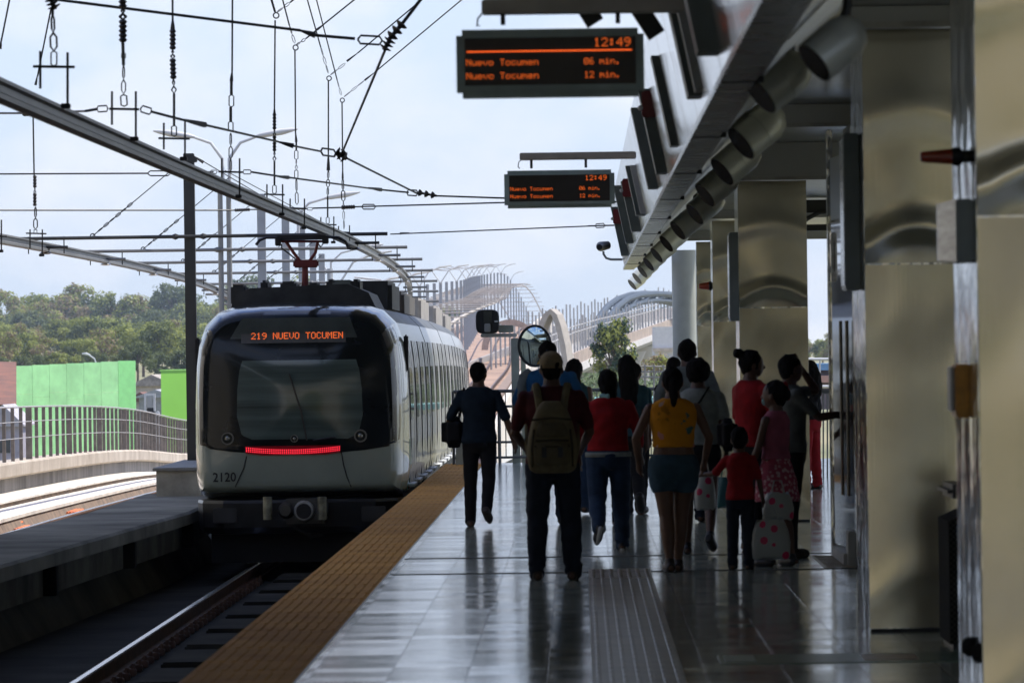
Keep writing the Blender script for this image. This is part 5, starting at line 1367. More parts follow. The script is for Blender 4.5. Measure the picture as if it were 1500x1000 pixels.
# 1 lone walker on the left with a shoulder bag
t,J,w1,tor1,s1,hp1 = person('person in a dark navy shirt and black trousers walking alone nearest the train',704,771,531,width=1.08,girth=1.08,
   legs=((4,2),(-10,34)),arms=(((-.55,.1,-1),(-.15,.55,-.55)),((.42,-.05,-1),(.30,.1,-1))),top='shirt',topm=navy,sleeve=.95,hem=.86,botm=blackc,bottom='leggings',hair='short',facing=radians(-6),shoes=brownsh,head=(-14,0))
q = MB(); c = w1((-.27,.06,.98)); q.bbox(c.x-.13,c.x+.12,c.y-.08,c.y+.10,c.z-.16,c.z+.16,.06)
bag = mesh_thing(q,'shoulder_bag',blackc,'rounded black shoulder bag on the left side of the lone walker','bag',.014,5)
q = MB(); q.tube([c+Vector((-.05,0,.12)),w1((-.21,-.02,1.30)),w1((-.15,-.03,1.43)),w1((-.17,.08,1.30)),c+Vector((.04,.08,.12))],.014,6); q.build('strap', blackc, bag)
# 2 man with cap and khaki backpack
t,J,w2,tor2,s2,hp2 = person('person in a tan cap, maroon shirt and dark trousers wearing a khaki backpack',812,849,517,width=1.22,girth=1.18,hipw=1.12,
   legs=((2,2,3),(-2,2,4)),arms=(((-.30,.05,-1),(.35,.75,-.55)),((.30,.05,-1),(-.25,.8,-.5))),top='shirt',topm=maroon,sleeve=.8,hem=.86,botm=dkdenim,hair='cap',shoes=brownsh)
bp_ = thing('backpack','khaki canvas backpack with front pockets on the back of the person in the cap','backpack',w2((0,-.2,.85)))
def wb2(l): return [w2(p) for p in l]
q = MB(); rg=[]
for z,rx,ry in ((.80,.13,.05),(.83,.175,.085),(.92,.19,.105),(1.05,.185,.11),(1.18,.155,.10),(1.28,.115,.08),(1.34,.07,.045)):
    rg.append([w2((rx*math.copysign(abs(cos(a))**.7,cos(a)),-.215+ry*math.copysign(abs(sin(a))**.7,sin(a)),z)) for a in [2*pi*i/24 for i in range(24)]])
q.loft(rg); mesh_thing(q,'pack_body',khaki,None,None,.014,4,bp_)
q = MB(); rg=[]
for z,rx,ry in ((.86,.10,.03),(.88,.135,.055),(.98,.135,.06),(1.03,.125,.045)):
    rg.append([w2((rx*math.copysign(abs(cos(a))**.6,cos(a)),-.315+ry*sin(a),z)) for a in [2*pi*i/24 for i in range(24)]])
q.loft(rg); mesh_thing(q,'front_pocket',cloth('dark_khaki',(.12,.10,.055)),None,None,.012,3,bp_)
q = MB(); rg=[]
for z,rx,ry in ((1.07,.11,.03),(1.09,.125,.04),(1.16,.105,.035),(1.18,.09,.02)):
    rg.append([w2((rx*cos(a),-.305+ry*sin(a),z)) for a in [2*pi*i/20 for i in range(20)]])
q.loft(rg); mesh_thing(q,'upper_pocket',MATS['dark_khaki'],None,None,.012,3,bp_)
for sd in (-1,1):
    q = MB()
    pts = [(sd*.08,-.16,1.22),(sd*.10,-.13,1.36),(sd*.115,-.06,1.452),(sd*.12,.04,1.45),(sd*.15,.12,1.34),(sd*.18,.12,1.15),(sd*.18,.02,1.0),(sd*.16,-.12,.90)]
    P_ = [w2(p) for p in pts]; q.tube(P_,.030,8); q.build('pack_strap', khaki, bp_, smooth=True)
webm = cloth('dark_webbing',(.05,.042,.025))
for pl in ([(-.135,-.31,1.13),(-.15,-.335,1.0),(-.15,-.33,.85)],[(.135,-.31,1.13),(.15,-.335,1.0),(.15,-.33,.85)],[(-.12,-.318,1.045),(0,-.365,1.05),(.12,-.318,1.045)],[(-.13,-.33,1.005),(0,-.378,1.0),(.13,-.33,1.005)],[(-.15,-.30,1.20),(0,-.328,1.215),(.15,-.30,1.20)]):
    q = MB(); q.tube([w2(p) for p in pl],.009,6); q.build('webbing', webm, bp_)
for px_ in (-.06,.06):
    q = MB(); c_ = w2((px_,-.372,.96)); q.bbox(c_.x-.018,c_.x+.018,c_.y-.012,c_.y+.01,c_.z-.04,c_.z+.04,.004); q.build('buckle', black, bp_)
# 3 tall man in blue in front of him
person('person in a bright blue shirt, mostly hidden behind the person in the tan cap',806,768,500,width=1.28,girth=1.15,legs=((6,4,3),(-4,6,3)),arms=(((-.35,.05,-1),(-.05,.3,-1)),((.35,.05,-1),(.05,.3,-1))),
   top='shirt',topm=bluet,sleeve=.9,hem=.86,botm=dkdenim,hair='short',shoes=brownsh,
   extra=[('shoulder_wrap',paleg,lambda q,J,hp,tor,cap:(q.tube([tor((-.16,.02,1.42)),tor((-.215,.0,1.37)),tor((-.25,0,1.2)),tor((-.27,.03,1.02))],[.05,.062,.06,.05],12)))])
# 4 long haired woman between cap man and red shirt
person('person with long black hair between the tan cap and the long-sleeved red shirt',845,752,527,width=.9,legs=((8,5),(-8,12)),arms=down,top='shirt',topm=tealc,sleeve=.0,botm=jeans,hair='long',skin=skinM,head=(-25,0),facing=radians(-5))
# 5 woman in red shirt and jeans
person('person in a red long-sleeved shirt and blue jeans, one sneaker sole lifted',893,806,543,width=1.20,girth=1.2,hipw=1.18,legs=((-10,42,2),(5,4,2)),arms=(((-.32,.12,-1),(.05,.35,-1)),((.34,.0,-1),(.12,.35,-1))),
   top='sweater',topm=redc,sleeve=1.5,hem=.94,botm=jeans,hair='mid',waist=whitet,sole=True,facing=radians(4),head=(15,0),
   extra=[('collar',maskm,lambda q,J,hp,tor,cap: q.tube([tor((-.07,-.03,1.455)),tor((0,-.075,1.46)),tor((.07,-.03,1.455))],[.03,.04,.03],8))])
# 6 woman with very long hair behind her
person('person with waist-long black hair and teal top walking ahead of the red shirt',921,770,521,width=.95,legs=((10,6),(-14,50)),arms=down,top='shirt',topm=tealc,sleeve=.6,botm=blackc,bottom='leggings',hair='long',head=(8,0))
person('person with short dark hair, head just right of the waist-long hair',931,752,531,width=.95,legs=((5,3),(-6,8)),arms=down,top='shirt',topm=tealc,sleeve=.9,botm=blackc,hair='short',skin=skinM,facing=radians(-20))
# 8 yellow floral top, denim shorts
person('person in a yellow floral top and light denim shorts with bare legs',989,837,538,width=1.14,girth=1.12,hipw=1.2,legs=((-5,8,-5),(7,3,-7)),arms=(((-.5,.0,-1),(.12,.5,-.9)),((.45,.0,-1),(-.15,.55,-.9))),
   top='halter_top',topm=yell,sleeve=0,hem=1.04,bottom='shorts',botm=lightden,hair='pony',skin=skinM,shoes=brownsh,facing=radians(3))
# 9 white tee
person('person in a white tee and dark shorts, right of the yellow top',1026,811,527,width=1.08,girth=1.08,hipw=1.08,legs=((4,4),(-12,26)),arms=(((-.2,.2,-1),(.1,.5,-1)),((.30,.05,-1),(-.1,.3,-1))),
   top='tee',topm=whitet,sleeve=.6,hem=.95,bottom='shorts',botm=blackc,hair='afro',facing=radians(-6),
   extra=[('strap',blackc,lambda q,J,hp,tor,cap:(q.tube([tor((.10,-.05,1.46)),tor((.03,-.135,1.34)),tor((-.10,-.14,1.18)),tor((-.18,-.10,1.02))],.012,6)))])
# 10 tall man in pale shirt behind, and a head to his left
person('tall person in a pale grey shirt, head highest in the middle of the crowd',1010,764,498,width=1.2,girth=1.05,legs=((5,3),(-5,6)),arms=(((-.35,.1,-1),(.0,.4,-1)),((.35,.1,-1),(0,.4,-1))),top='shirt',topm=paleg,sleeve=.8,botm=dkdenim,hair='short')
person('person with a round dark head partly hidden left of the tall pale shirt',990,752,524,width=.95,legs=((5,3),(-5,6)),arms=down,top='shirt',topm=blackc,sleeve=.9,botm=blackc,hair='short',skin=skinM)
# 11 woman in red with a bun looking right
person('person in a red top with a hair bun, turned to the right',1104,806,514,width=1.12,girth=1.12,hipw=1.1,legs=((4,3),(-4,4)),arms=(((-.22,.15,-1),(.05,.5,-1)),((.3,.3,-1),(.1,.7,-.6))),
   top='tee',topm=redc,sleeve=.85,hem=.88,botm=blackc,bottom='leggings',hair='bun',facing=radians(-55),head=(-25,4),skin=skinD)
# 12 boy in red tee
person('small child in a red tee and dark jeans at the front right of the crowd',1086,834,633,width=.95,girth=1.0,child=.9,legs=((2,3),(-3,6)),arms=(((-.75,.3,-.75),(-1,.5,-.1)),((.3,.05,-1),(.15,.2,-1))),
   top='tee',topm=redc,sleeve=.9,hem=.86,botm=dkdenim,hair='short',facing=radians(-12),armscale=.95)
# 13 girl in pink dress with red bow
person('girl in a pink dress with a red hair bow and face mask, holding dotted bags',1139,829,563,width=.88,girth=.92,child=.5,legs=((3,4),(-3,6)),arms=(((-.15,.25,-1),(-.15,.45,-1)),((.2,.1,-1),(.0,.2,-1))),
   top='dress_top',topm=pinkm,sleeve=0.,hem=1.0,bottom='skirt',botm=floral,hair='short',facing=radians(50),head=(18,0),skin=skinD,shoes=shoe_b,sole=True,
   extra=[('hair_bow',redc,lambda q,J,hp,tor,cap:(q.ell(hp(.05,-.075,.06),(.05,.025,.05),10,8),q.ell(hp(.085,-.09,.0),(.035,.025,.06),10,8),q.ell(hp(.02,-.09,.085),(.035,.025,.03),10,8))),
          ('face_mask',maskm,lambda q,J,hp,tor,cap:q.ell(hp(0,.075,-.055),(.05,.035,.04),12,8)),
          ('hair_puff',hairm,lambda q,J,hp,tor,cap:q.ell(hp(0,-.10,.0),(.06,.05,.06),12,8))])
# 14 person with an arm raised to the head and the other stretched to the pull bar
t,J,w14,_,_,_ = person('person in a grey top, one arm stretched out to the door pull bar',1161,818,520,width=1.0,girth=1.0,legs=((3,3),(-4,5)),
   arms=(((.05,.75,.10),(.05,-.55,.75)),((.0,.72,-.68),(-.05,1.,.12))),top='tee',topm=greyt,sleeve=.7,hem=.88,botm=blackc,bottom='leggings',hair='short',facing=radians(-75),skin=skinD,head=(10,0),shoes=brownsh)
# 15 far person at the gap
person('slim person in red trousers far off, right of the middle column',1188,716,529,width=.82,girth=.85,legs=((2,2),(-2,2)),arms=down,top='shirt',topm=blackc,sleeve=1.5,hem=.92,botm=redtr,hair='long',facing=radians(60),skin=skinM)
# bags
def bag_thing(px,py0,py1,Y,w,lab,m=bagw):
    a = at(px,py1,Y); b_ = at(px,py0,Y); h = b_.z-a.z; q = MB(); rg=[]
    for f,k in ((0,.85),(.06,1.0),(.4,1.05),(.75,.92),(1,.72)):
        z = a.z+h*f; rg.append([(a.x+w/2*k*math.copysign(abs(cos(u))**.6,cos(u)),Y+.07*k*sin(u)+.01*sin(5*u+f*7),z+.012*sin(3*u)) for u in [2*pi*i/28 for i in range(28)]])
    q.loft(rg); t = q.build('shopping_bag', m, smooth=True); tag(t, lab, 'shopping bag')
    q = MB(); q.tube([(a.x-w*.22,Y,b_.z-.01),(a.x-w*.12,Y,b_.z+.10),(a.x+w*.12,Y,b_.z+.10),(a.x+w*.22,Y,b_.z-.01)],.007,6); q.build('bag_handle', m, t)
    return t
bag_thing(1129,762,818,42.9,.30,'large white plastic bag with dark pink dots standing on the floor by the girl')
bag_thing(1140,722,760,43.1,.24,'smaller dotted white bag hanging above the large one at the skirt of the girl')
bag_thing(1033,694,745,46.0,.17,'dotted white bag hanging from the hand of the person in the white tee')
bag_thing(1063,700,742,47.0,.16,'turquoise shopping bag behind the child in the red tee', mat('turquoise_bag',(.03,.14,.16),.5))
# dark handbag at the hip of the woman in white and flat shoe box on the floor
a = at(1066,640,45.6); q = MB(); q.bbox(a.x-.09,a.x+.09,45.55,45.72,a.z-.12,a.z+.16,.05); mesh_thing(q,'handbag',blackc,'black handbag at the right hip of the person in the white tee','handbag',.014,4)
# ================================================================ BACKGROUND
# --- trees
leafA = mat('leaf_bright', (.38,.40,.09), .75, col2=(.19,.23,.05), vscale=.5)
leafB = mat('leaf_dark', (.15,.18,.055), .75, col2=(.08,.11,.035), vscale=.5)
leafC = mat('leaf_dry', (.33,.25,.13), .8, col2=(.20,.16,.085), vscale=.5)
for m_ in (leafA,leafB,leafC):
    N,L,b = nodes(m_); b.inputs['Subsurface Weight'].default_value = 0.
bark = mat('tree_bark', (.16,.12,.085), .9, var=.3, vscale=3)
def tree_mesh(seed, H, R, nclump, nleaf, leaf, flat=.7, sparse=.0, mats=(leafA,leafB)):
    rnd = random.Random(seed)
    tr = MB(); tr.tube([(0,0,-1),(0.1,0,H*.25),(.05*H*.3,.1,H*.5),(0,.1,H*.78)],[R*.07,R*.055,R*.04,R*.015],8)
    cl = []
    for i in range(nclump):
        a = rnd.uniform(0,2*pi); rr = R*sqrt(rnd.uniform(0,1))*.85; z = H*rnd.uniform(.36,.93)
        k = 1-((z/H-.6)/.5)**2; rr *= max(.35,k)
        c = Vector((rr*cos(a),rr*sin(a),z)); s = R*rnd.uniform(.22,.42); cl.append((c,s,rnd.random()))
        if i % 2 == 0:
            tr.tube([(0,.05,H*rnd.uniform(.25,.5)), c*.55+Vector((0,0,H*.25)), c],[R*.03,R*.018,R*.006],5)
    lf = MB()
    for c,s,kk in cl:
        for j in range(nleaf):
            d = Vector((rnd.gauss(0,1),rnd.gauss(0,1),rnd.gauss(0,1))).normalized()
            p = c+Vector((d.x,d.y,d.z*flat))*s*rnd.uniform(.45,1.08)
            n_ = (d+Vector((rnd.gauss(0,.6),rnd.gauss(0,.6),rnd.gauss(0,.6)+.4))).normalized()
            u = n_.orthogonal().normalized(); u = Matrix.Rotation(rnd.uniform(0,6.28),3,n_)@u; w = n_.cross(u)
            l = leaf*rnd.uniform(.6,1.3)
            lf.cur = 0 if (kk+rnd.uniform(-.35,.35)) > .45 else 1
            lf.add([p-u*l, p+w*l*.45, p+u*l, p-w*l*.45],[(0,1,2,3)])
    a_ = tr.build('trunk', bark, None, origin=(0,0,0)); b_ = lf.build('crown', list(mats), None, origin=(0,0,0), recalc=False)
    return a_, b_
def tree_proto(*a, **k):
    tr, cr = tree_mesh(*a, **k)
    t = thing('tree','', 'tree'); tr.parent = t; cr.parent = t; return t
protos = [tree_proto(11,9,4.6,26,150,.34), tree_proto(12,11,5.2,30,150,.38,mats=(leafA,leafA)), tree_proto(13,8,4.2,24,150,.32,mats=(leafB,leafB)),
          tree_proto(14,10,5.0,22,110,.36,mats=(leafC,leafA)), tree_proto(15,12,5.5,26,130,.4,mats=(leafB,leafA))]
used = [False]*5
rnd = random.Random(5)
def put_tree(k, px, ybase, Y, s, lab, grp):
    p = at(px, ybase, Y)
    if not used[k]:
        o = protos[k]; used[k] = True; o.location = p; o['label'] = lab
    else: o = copy_thing(protos[k], p, lab)
    o.rotation_euler.z = rnd.uniform(0,6.28); o.scale = (s,s,s*rnd.uniform(.85,1.1))
    if grp: o['group'] = grp
    return o
# three belts: near bright, middle, far hazy (photo column, base row, distance, height in photo rows)
def belt(y0f, Y, hpx, step, ks, lab, grp, x0=-60, x1=470):
    x = x0
    while x < x1:
        k = rnd.choice(ks); H = [9,11,8,10,12][k]
        h = hpx(x)*rnd.uniform(.85,1.12); s = h/8000*Y/H
        put_tree(k, x, y0f(x)+rnd.uniform(-3,3), Y+rnd.uniform(-25,25), s, lab, grp)
        x += step*rnd.uniform(.75,1.2)
belt(lambda x: 512, 900, lambda x: 92+10*sin(x/60.), 30, (0,4,2,3), 'one of the hazy trees on the skyline of the wooded hill at left', 'skyline trees on the left hill')
belt(lambda x: 520, 860, lambda x: 66+6*sin(x/40.+1), 27, (2,4,3), 'one of the greyish trees just below the skyline of the left hill', 'upper slope trees on the left hill')
belt(lambda x: 533, 640, lambda x: 66-10*(x>170), 31, (3,1,1,0), 'one of the bright or dry trees half way down the left hill', 'middle slope trees on the left hill')
belt(lambda x: 548, 520, lambda x: 56+18*(x>150), 30, (1,0,0,3), 'one of the bright green trees at the foot of the left hill', 'lower slope trees on the left hill')
belt(lambda x: 560, 460, lambda x: 60 if x>180 else 42, 30, (2,0,2), 'one of the dark leafy trees behind the green wall and the far sheds', 'trees behind the green walls')
belt(lambda x: 500, 1000, lambda x: 52, 26, (0,2,4), 'one of the low trees on the horizon beyond the train', 'horizon trees beyond the train', 480, 700)
belt(lambda x: 540, 620, lambda x: 44, 22, (0,3), 'one of the bushy trees seen in the gap right of the middle column', 'trees right of the middle column', 1160, 1230)
belt(lambda x: 520, 1050, lambda x: 22, 15, (0,4), 'one of the low far trees behind the second viaduct', 'trees behind the second viaduct', 820, 880)
# one tree of its own in front of the second viaduct
tr, cr = tree_mesh(31, 7.2, 2.3, 44, 110, .20, flat=.9, mats=(leafA,mat('leaf_deep',(.035,.075,.03),.7)))
t = thing('tree','leafy green tree with a pointed top standing in front of the second viaduct','tree'); tr.parent = t; cr.parent = t
p = at(898,600,230); t.location = p; t.scale = (.44,.44,.53); 
tr, cr = tree_mesh(32, 5, 2.0, 16, 100, .15, mats=(leafA,leafC))
t = thing('tree','lower bushy tree to the right of the pointed tree, under the viaduct piers','tree'); tr.parent = t; cr.parent = t
t.location = at(955,618,240); t.scale = (.6,.6,.6)

# --- green walls, sheds, houses at left
def wall_thing(name, lab, x0,y0,x1,y1,Y,dep,m,cat,r=.02):
    a = at(x0,y1,Y); b_ = at(x1,y0,Y); t = thing(name, lab, cat, ((a.x+b_.x)/2,Y,a.z))
    return t,a,b_
mint = mat('mint_green_cladding', (.42,.84,.36), .6, var=.10, vscale=.8, bump=.01, bscale=3)
def sheet(m, w_=.45):
    N,L,b = nodes(m); tr_ = N.new('ShaderNodeBsdfTranslucent'); mxs = N.new('ShaderNodeMixShader'); mxs.inputs[0].default_value = w_
    L.new(b.inputs['Base Color'].links[0].from_socket, tr_.inputs['Color']); L.new(b.outputs[0], mxs.inputs[1]); L.new(tr_.outputs[0], mxs.inputs[2]); L.new(mxs.outputs[0], N['Material Output'].inputs['Surface'])
for m_ in (leafA,leafB,leafC): sheet(m_, .35)
t,a,b_ = wall_thing('green_hoarding','long pale mint green hoarding wall with vertical folds, behind the slatted fence',24,528,198,700,300,.3,mint,'hoarding')
w = b_.x-a.x; n_ = 7
for i in range(n_):
    q = MB(); x0 = a.x+w*i/n_; x1 = a.x+w*(i+1)/n_; dzt = -.06*(n_-1-i)*.55
    hsp = [.58,.5,.62,.42,.55,.6,.0][i]; zm = a.z+(b_.z-a.z)*(.55+.3*hsp)
    q.box(x0+.006,x1-.006,300,300.25,a.z,zm-.01); q.box(x0+.006,x1-.006,300.02,300.25,zm,b_.z+dzt)
    for v_ in q.v:
        dy_ = (v_.x-a.x)*1.14; k_ = 1+dy_/300.; v_.y += dy_; v_.x *= k_; v_.z = CAMZ+(v_.z-CAMZ)*k_
    q.build('panel', mint if i<6 else mat('mint_green_cladding_bright',(.30,.76,.26),.6,var=.05), t)
lime = mat('lime_green_wall', (.28,.66,.08), .6, var=.05, vscale=.3)
t,a,b_ = wall_thing('green_building','lime green windowless box building beside the dark mast',238,542,330,720,270,.3,lime,'building')
q = MB(); q.box(a.x,b_.x,270,276,a.z,b_.z)
for v_ in q.v: v_.y += (v_.x-a.x)*1.1
q.build('wall', lime, t)
q = MB(); q.box(a.x-.05,b_.x+.05,269.95,276.05,b_.z,b_.z+.06)
for v_ in q.v: v_.y += (v_.x-a.x)*1.1
q.build('roof_edge', mat('lime_trim',(.25,.55,.1),.6), t)
def house(px0,py0,px1,py1,Y,dep,wc,rc,lab,roof=.35,name='house'):
    a = at(px0,py1,Y); b_ = at(px1,py0,Y); t = thing(name,lab,'house',((a.x+b_.x)/2,Y,a.z),'houses beyond the guideway')
    hr = (b_.z-a.z)*roof; ze = b_.z-hr
    MB().box(a.x,b_.x,Y,Y+dep,a.z,ze).build('wall', wc, t)
    q = MB(); q.prism([(a.x-.15,ze),(b_.x+.15,ze),(b_.x+.15,ze+.08),((a.x+b_.x)/2,b_.z),(a.x-.15,ze+.08)],Y-.2,Y+dep+.2); q.build('roof', rc, t)
    n = max(1,int((b_.x-a.x)/1.6))
    for i in range(n):
        xc = a.x+(b_.x-a.x)*(i+.5)/n; zc = a.z+(ze-a.z)*.62
        f = MB().box(xc-.3,xc+.3,Y-.04,Y-.003,zc-.3,zc+.3).build('window', mat('dark_window',(.04,.045,.05),.2), t)
    return t
cw = mat('cream_house_wall', (.50,.44,.36), .8, var=.15); gwl = mat('grey_house_wall', (.36,.35,.34), .8, var=.15)
rr = mat('rusty_tin_roof', (.24,.10,.06), .75, var=.3, vscale=1.5, col2=(.14,.07,.05)); gr_ = mat('grey_tin_roof', (.40,.40,.41), .6, var=.15)
# big rusty roof at far left
t = thing('house','house with a big rusty brown tiled roof at the far left edge','house',at(0,640,260),'houses beyond the guideway')
q = MB(); P_ = [at(-60,530,262),at(23,530,262),at(23,600,256),at(14,588,256),at(-60,588,256)]
q.add([at(-60,528,266),at(24,530,266),at(24,592,256),at(-60,592,256),at(-60,530,266.3),at(24,532,266.3),at(24,594,256.3),at(-60,594,256.3)],[(0,1,2,3),(7,6,5,4),(0,4,5,1),(1,5,6,2),(2,6,7,3),(3,7,4,0)]); q.build('roof', rr, t)
q = MB(); q.add([at(-60,594,257),at(24,594,257),at(24,700,257),at(-60,700,257),at(-60,594,262),at(24,594,262),at(24,700,262),at(-60,700,262)],[(0,1,2,3),(7,6,5,4),(0,4,5,1),(1,5,6,2),(2,6,7,3),(3,7,4,0)]); q.build('wall', gwl, t)
house(-20,592,30,700,240,5,mat('lilac_wall',(.40,.37,.42),.8),mat('pale_gable',(.45,.43,.45),.7),'pale lilac gabled shed in front of the rusty roof',.3)
house(196,548,250,690,330,8,cw,mat('weathered_pale_roof',(.42,.37,.31),.8,var=.3,vscale=2),'cream house with weathered flat roof between the two green walls',.12)
house(190,574,222,690,318,4,cw,rr,'low house with a small rust red roof right of the mint hoarding',.12)
house(205,570,252,690,312,4,gwl,gr_,'grey house with a tin roof left of the lime green building',.10)
house(-40,556,240,575,420,6,cw,rr,'row of low red roofs under the left hill',.5)
t = thing('street_lamp','tiny street lamp head over the mint hoarding','street lamp',at(141,530,310))
MB().tube([at(141,600,310),at(141,532,310),at(138,525,310),at(131,520,310),at(122,518,310)],.05,6).build('lamp_arm', steel_light, t)
MB().tube([at(132,520,310),at(126,518,310),at(120,518,310)],[.05,.1,.04],6).build('lamp_head', steel_light, t)

# --- second viaduct with truss arch, right of centre
v2 = mat('pale_viaduct_concrete', (.44,.42,.38), .85, var=.1, vscale=.2)
vbr = mat('viaduct_side_brown', (.42,.33,.26), .85, var=.2, vscale=.5)
def vx(Y): return at(850+(Y-420)*.53*1.0, 517, Y).x
pts2 = [(800,560,380),(850,532,430),(885,516,480),(925,502,530),(960,489,580),(1000,474,640),(1060,462,720)]
def vp(t_):
    i = min(int(t_),len(pts2)-2); f = t_-i; a,b_ = pts2[i],pts2[i+1]
    return at(a[0]+(b_[0]-a[0])*f, a[1]+(b_[1]-a[1])*f, a[2]+(b_[2]-a[2])*f)
t2v = thing('second_viaduct','','',vp(3)); t2v['kind'] = 'structure'
def ribbon(prof, name, m):
    rg = []
    for i in range(0,61):
        p = vp(i/10.); d = (vp(min(6,i/10.+.1))-vp(max(0,i/10.-.1))); d.z = 0; d.normalize(); nrm = Vector((d.y,-d.x,0))
        rg.append([p+nrm*u+Vector((0,0,v)) for u,v in prof])
    MB().loft(rg).build(name, m, t2v)
ribbon([(0,.0),(.1,.0),(.3,-.5),(.0,-.9),(-1.5,-1.3),(-6,-1.3),(-6,0)],'girder', v2)
ribbon([(-.1,.003),(-.1,.95),(-.25,.95),(-.25,.003)],'brown_parapet', vbr)
ribbon([(-6,.003),(-5.8,.003),(-5.8,1.3),(-6,1.3)],'far_parapet', mat('viaduct_far_side',(.36,.33,.30),.85))
for i in range(0,13):
    p = vp(i/2.); g0 = ground_h(p.x,p.y)
    MB().tube([(p.x-1.5,p.y+1.5,g0-1),(p.x-1.5,p.y+1.5,p.z-3.2),(p.x-1.5,p.y+1.5,p.z-1.3)],[.9,.9,1.8],12).build('pier', v2, t2v, smooth=True)
t = thing('line_of_poles','row of thin grey poles and wires along the second viaduct','poles',vp(2)); t['kind'] = 'stuff'
q = MB()
for i in range(0,52):
    p = vp(i*6/52.); h = 3.4+.25*sin(i*1.7)
    q.cyl(p+Vector((-.5,0,0)),p+Vector((-.5,0,h)),.08,n=4); q.cyl(p+Vector((-3.8,0,0)),p+Vector((-3.8,0,h+.6)),.07,n=4)
for z_ in (2.4,2.9): q.tube([vp(i/6.)+Vector((-.5,0,z_)) for i in range(37)],.06,4)
q.build('poles', mat('hazy_pole',(.34,.33,.32),.7), t)
# truss arch
ta = thing('truss_arch','grey steel truss arch bridge over the second viaduct','arch bridge',at(870,500,520))
am = mat('arch_steel_paint', (.05,.065,.075), .5, .1)
def ac(px_list, Y0, Y1, dx=0, dy=0):
    n = len(px_list); return [at(x+dx,y+dy,Y0+(Y1-Y0)*i/(n-1)) for i,(x,y) in enumerate(px_list)]
up = [(868,490),(873,474),(880,461),(891,448),(905,438),(923,432),(945,430),(968,431),(985,434),(1000,440),(1020,452)]
lo = [(876,492),(881,478),(888,467),(898,457),(910,449),(926,443),(946,440),(966,441),(984,445),(996,452),(1014,466)]
for nm_,dep in (('arch_rib',0),('arch_rib',3)):
    U = [p+Vector((dep*.35,dep,0)) for p in ac(up,520,640)]; Lo_ = [p+Vector((dep*.35,dep,0)) for p in ac(lo,520,640)]
    rb_ = MB().tube(U,.33,8).build(nm_, am, ta, smooth=True); MB().tube(Lo_,.26,8).build('lower_chord', am, rb_, smooth=True)
    q = MB()
    for i in range(len(U)-1): q.cyl(U[i],Lo_[i],.13,n=5); q.cyl(Lo_[i],U[i+1],.13,n=5); q.cyl((U[i]+U[i+1])/2,(Lo_[i]+Lo_[i+1])/2,.07,n=5)
    q.build('lacing', am, rb_)
for p in ac(up,520,640): MB().cyl(p,p+Vector((1.05,3,0)),.10,n=5).build('cross_brace', am, ta)
# pointed concrete arch right of the mirror
pa = thing('concrete_arch','tall pointed pale concrete arch behind the convex mirror','arch',at(832,600,350))
arc = [(778,530),(785,502),(792,478),(799,462),(806,456),(812,462),(818,479),(824,505),(829,540),(833,590),(835,640)]
q = MB(); rg = []
for i,(x,y) in enumerate(arc):
    c = at(x,y,350); p0 = at(*arc[max(0,i-1)],350); p1 = at(*arc[min(len(arc)-1,i+1)],350); d = (p1-p0).normalized(); nn_ = Vector((d.z,0,-d.x))
    rg.append([c-nn_*.17,c+nn_*.17,c+nn_*.17+Vector((.4,2.2,0)),c-nn_*.17+Vector((.4,2.2,0))])
q.loft(rg); q.build('arch_ring', mat('arch_beige_concrete',(.38,.34,.29),.8,var=.08), pa)
# white footbridge / building behind the arch and under the viaduct
wb = mat('white_render_wall', (.70,.69,.66), .8, var=.05)
t = thing('white_building','white low building with horizontal ledges beneath the second viaduct','building',at(975,620,420))
a = at(960,640,420); b_ = at(1010,478,420)
MB().box(a.x,b_.x+3,420,430,a.z,b_.z).build('wall', wb, t)
for yy in (512,528): 
    c = at(960,yy,420); MB().box(a.x-.1,b_.x+3.1,419.6,419.997,c.z-.12,c.z+.12).build('ledge', mat('ledge_cream',(.62,.52,.40),.7), t)
t = thing('white_ramp','white concrete ramp wall between the railway and the pointed arch','ramp',at(790,620,330))
q = MB(); q.add([at(700,608,262),at(762,560,330),at(830,520,395),at(832,640,395),at(762,660,330),at(700,690,262)]+[p+Vector((.5,.3,0)) for p in [at(700,608,262),at(762,560,330),at(830,520,395),at(832,640,395),at(762,660,330),at(700,690,262)]],
   [(0,1,2,3,4,5),(11,10,9,8,7,6),(0,6,7,1),(1,7,8,2),(2,8,9,3),(3,9,10,4),(4,10,11,5),(5,11,6,0)]); q.build('ramp_wall', wb, t)
# scrub, poles and bright clutter below the tree
t = thing('sheet_roof_shed','low pale shed with a turquoise sheet roof just above the end railing','shed',at(920,640,200))
a = at(880,640,200); b_ = at(1000,577,200); MB().box(a.x,b_.x,200,204,a.z,b_.z-.3).build('wall', wb, t); MB().box(a.x-.2,b_.x+.2,199.7,204.3,b_.z-.3,b_.z-.1).build('roof', mat('turquoise_sheet',(.25,.5,.45),.6), t)
t = thing('substation_frame','small grey pole frames and cables below the white building','pole frames',at(950,600,190)); t['kind'] = 'stuff'
q = MB()
for x in (932,945,958,972,986):
    q.cyl(at(x,600,190),at(x,534,190),.035,n=5)
for y in (536,544,552): q.cyl(at(925,y,190),at(992,y+1,190),.03,n=5)
q.build('poles', mat('clutter_pole',(.25,.24,.22),.7), t)
rnd2 = random.Random(3); q = MB()
for i in range(2600):
    x = rnd2.uniform(835,1000); y = 572+rnd2.gauss(0,14)-(6*sin(x/9.)); c = at(x,max(548,y),205+rnd2.uniform(0,25)); u = Vector((rnd2.gauss(0,1),rnd2.gauss(0,1),rnd2.gauss(0,1))).normalized()*.10; w_ = u.orthogonal().normalized()*.06
    q.add([c-u,c+w_,c+u,c-w_],[(0,1,2,3)])
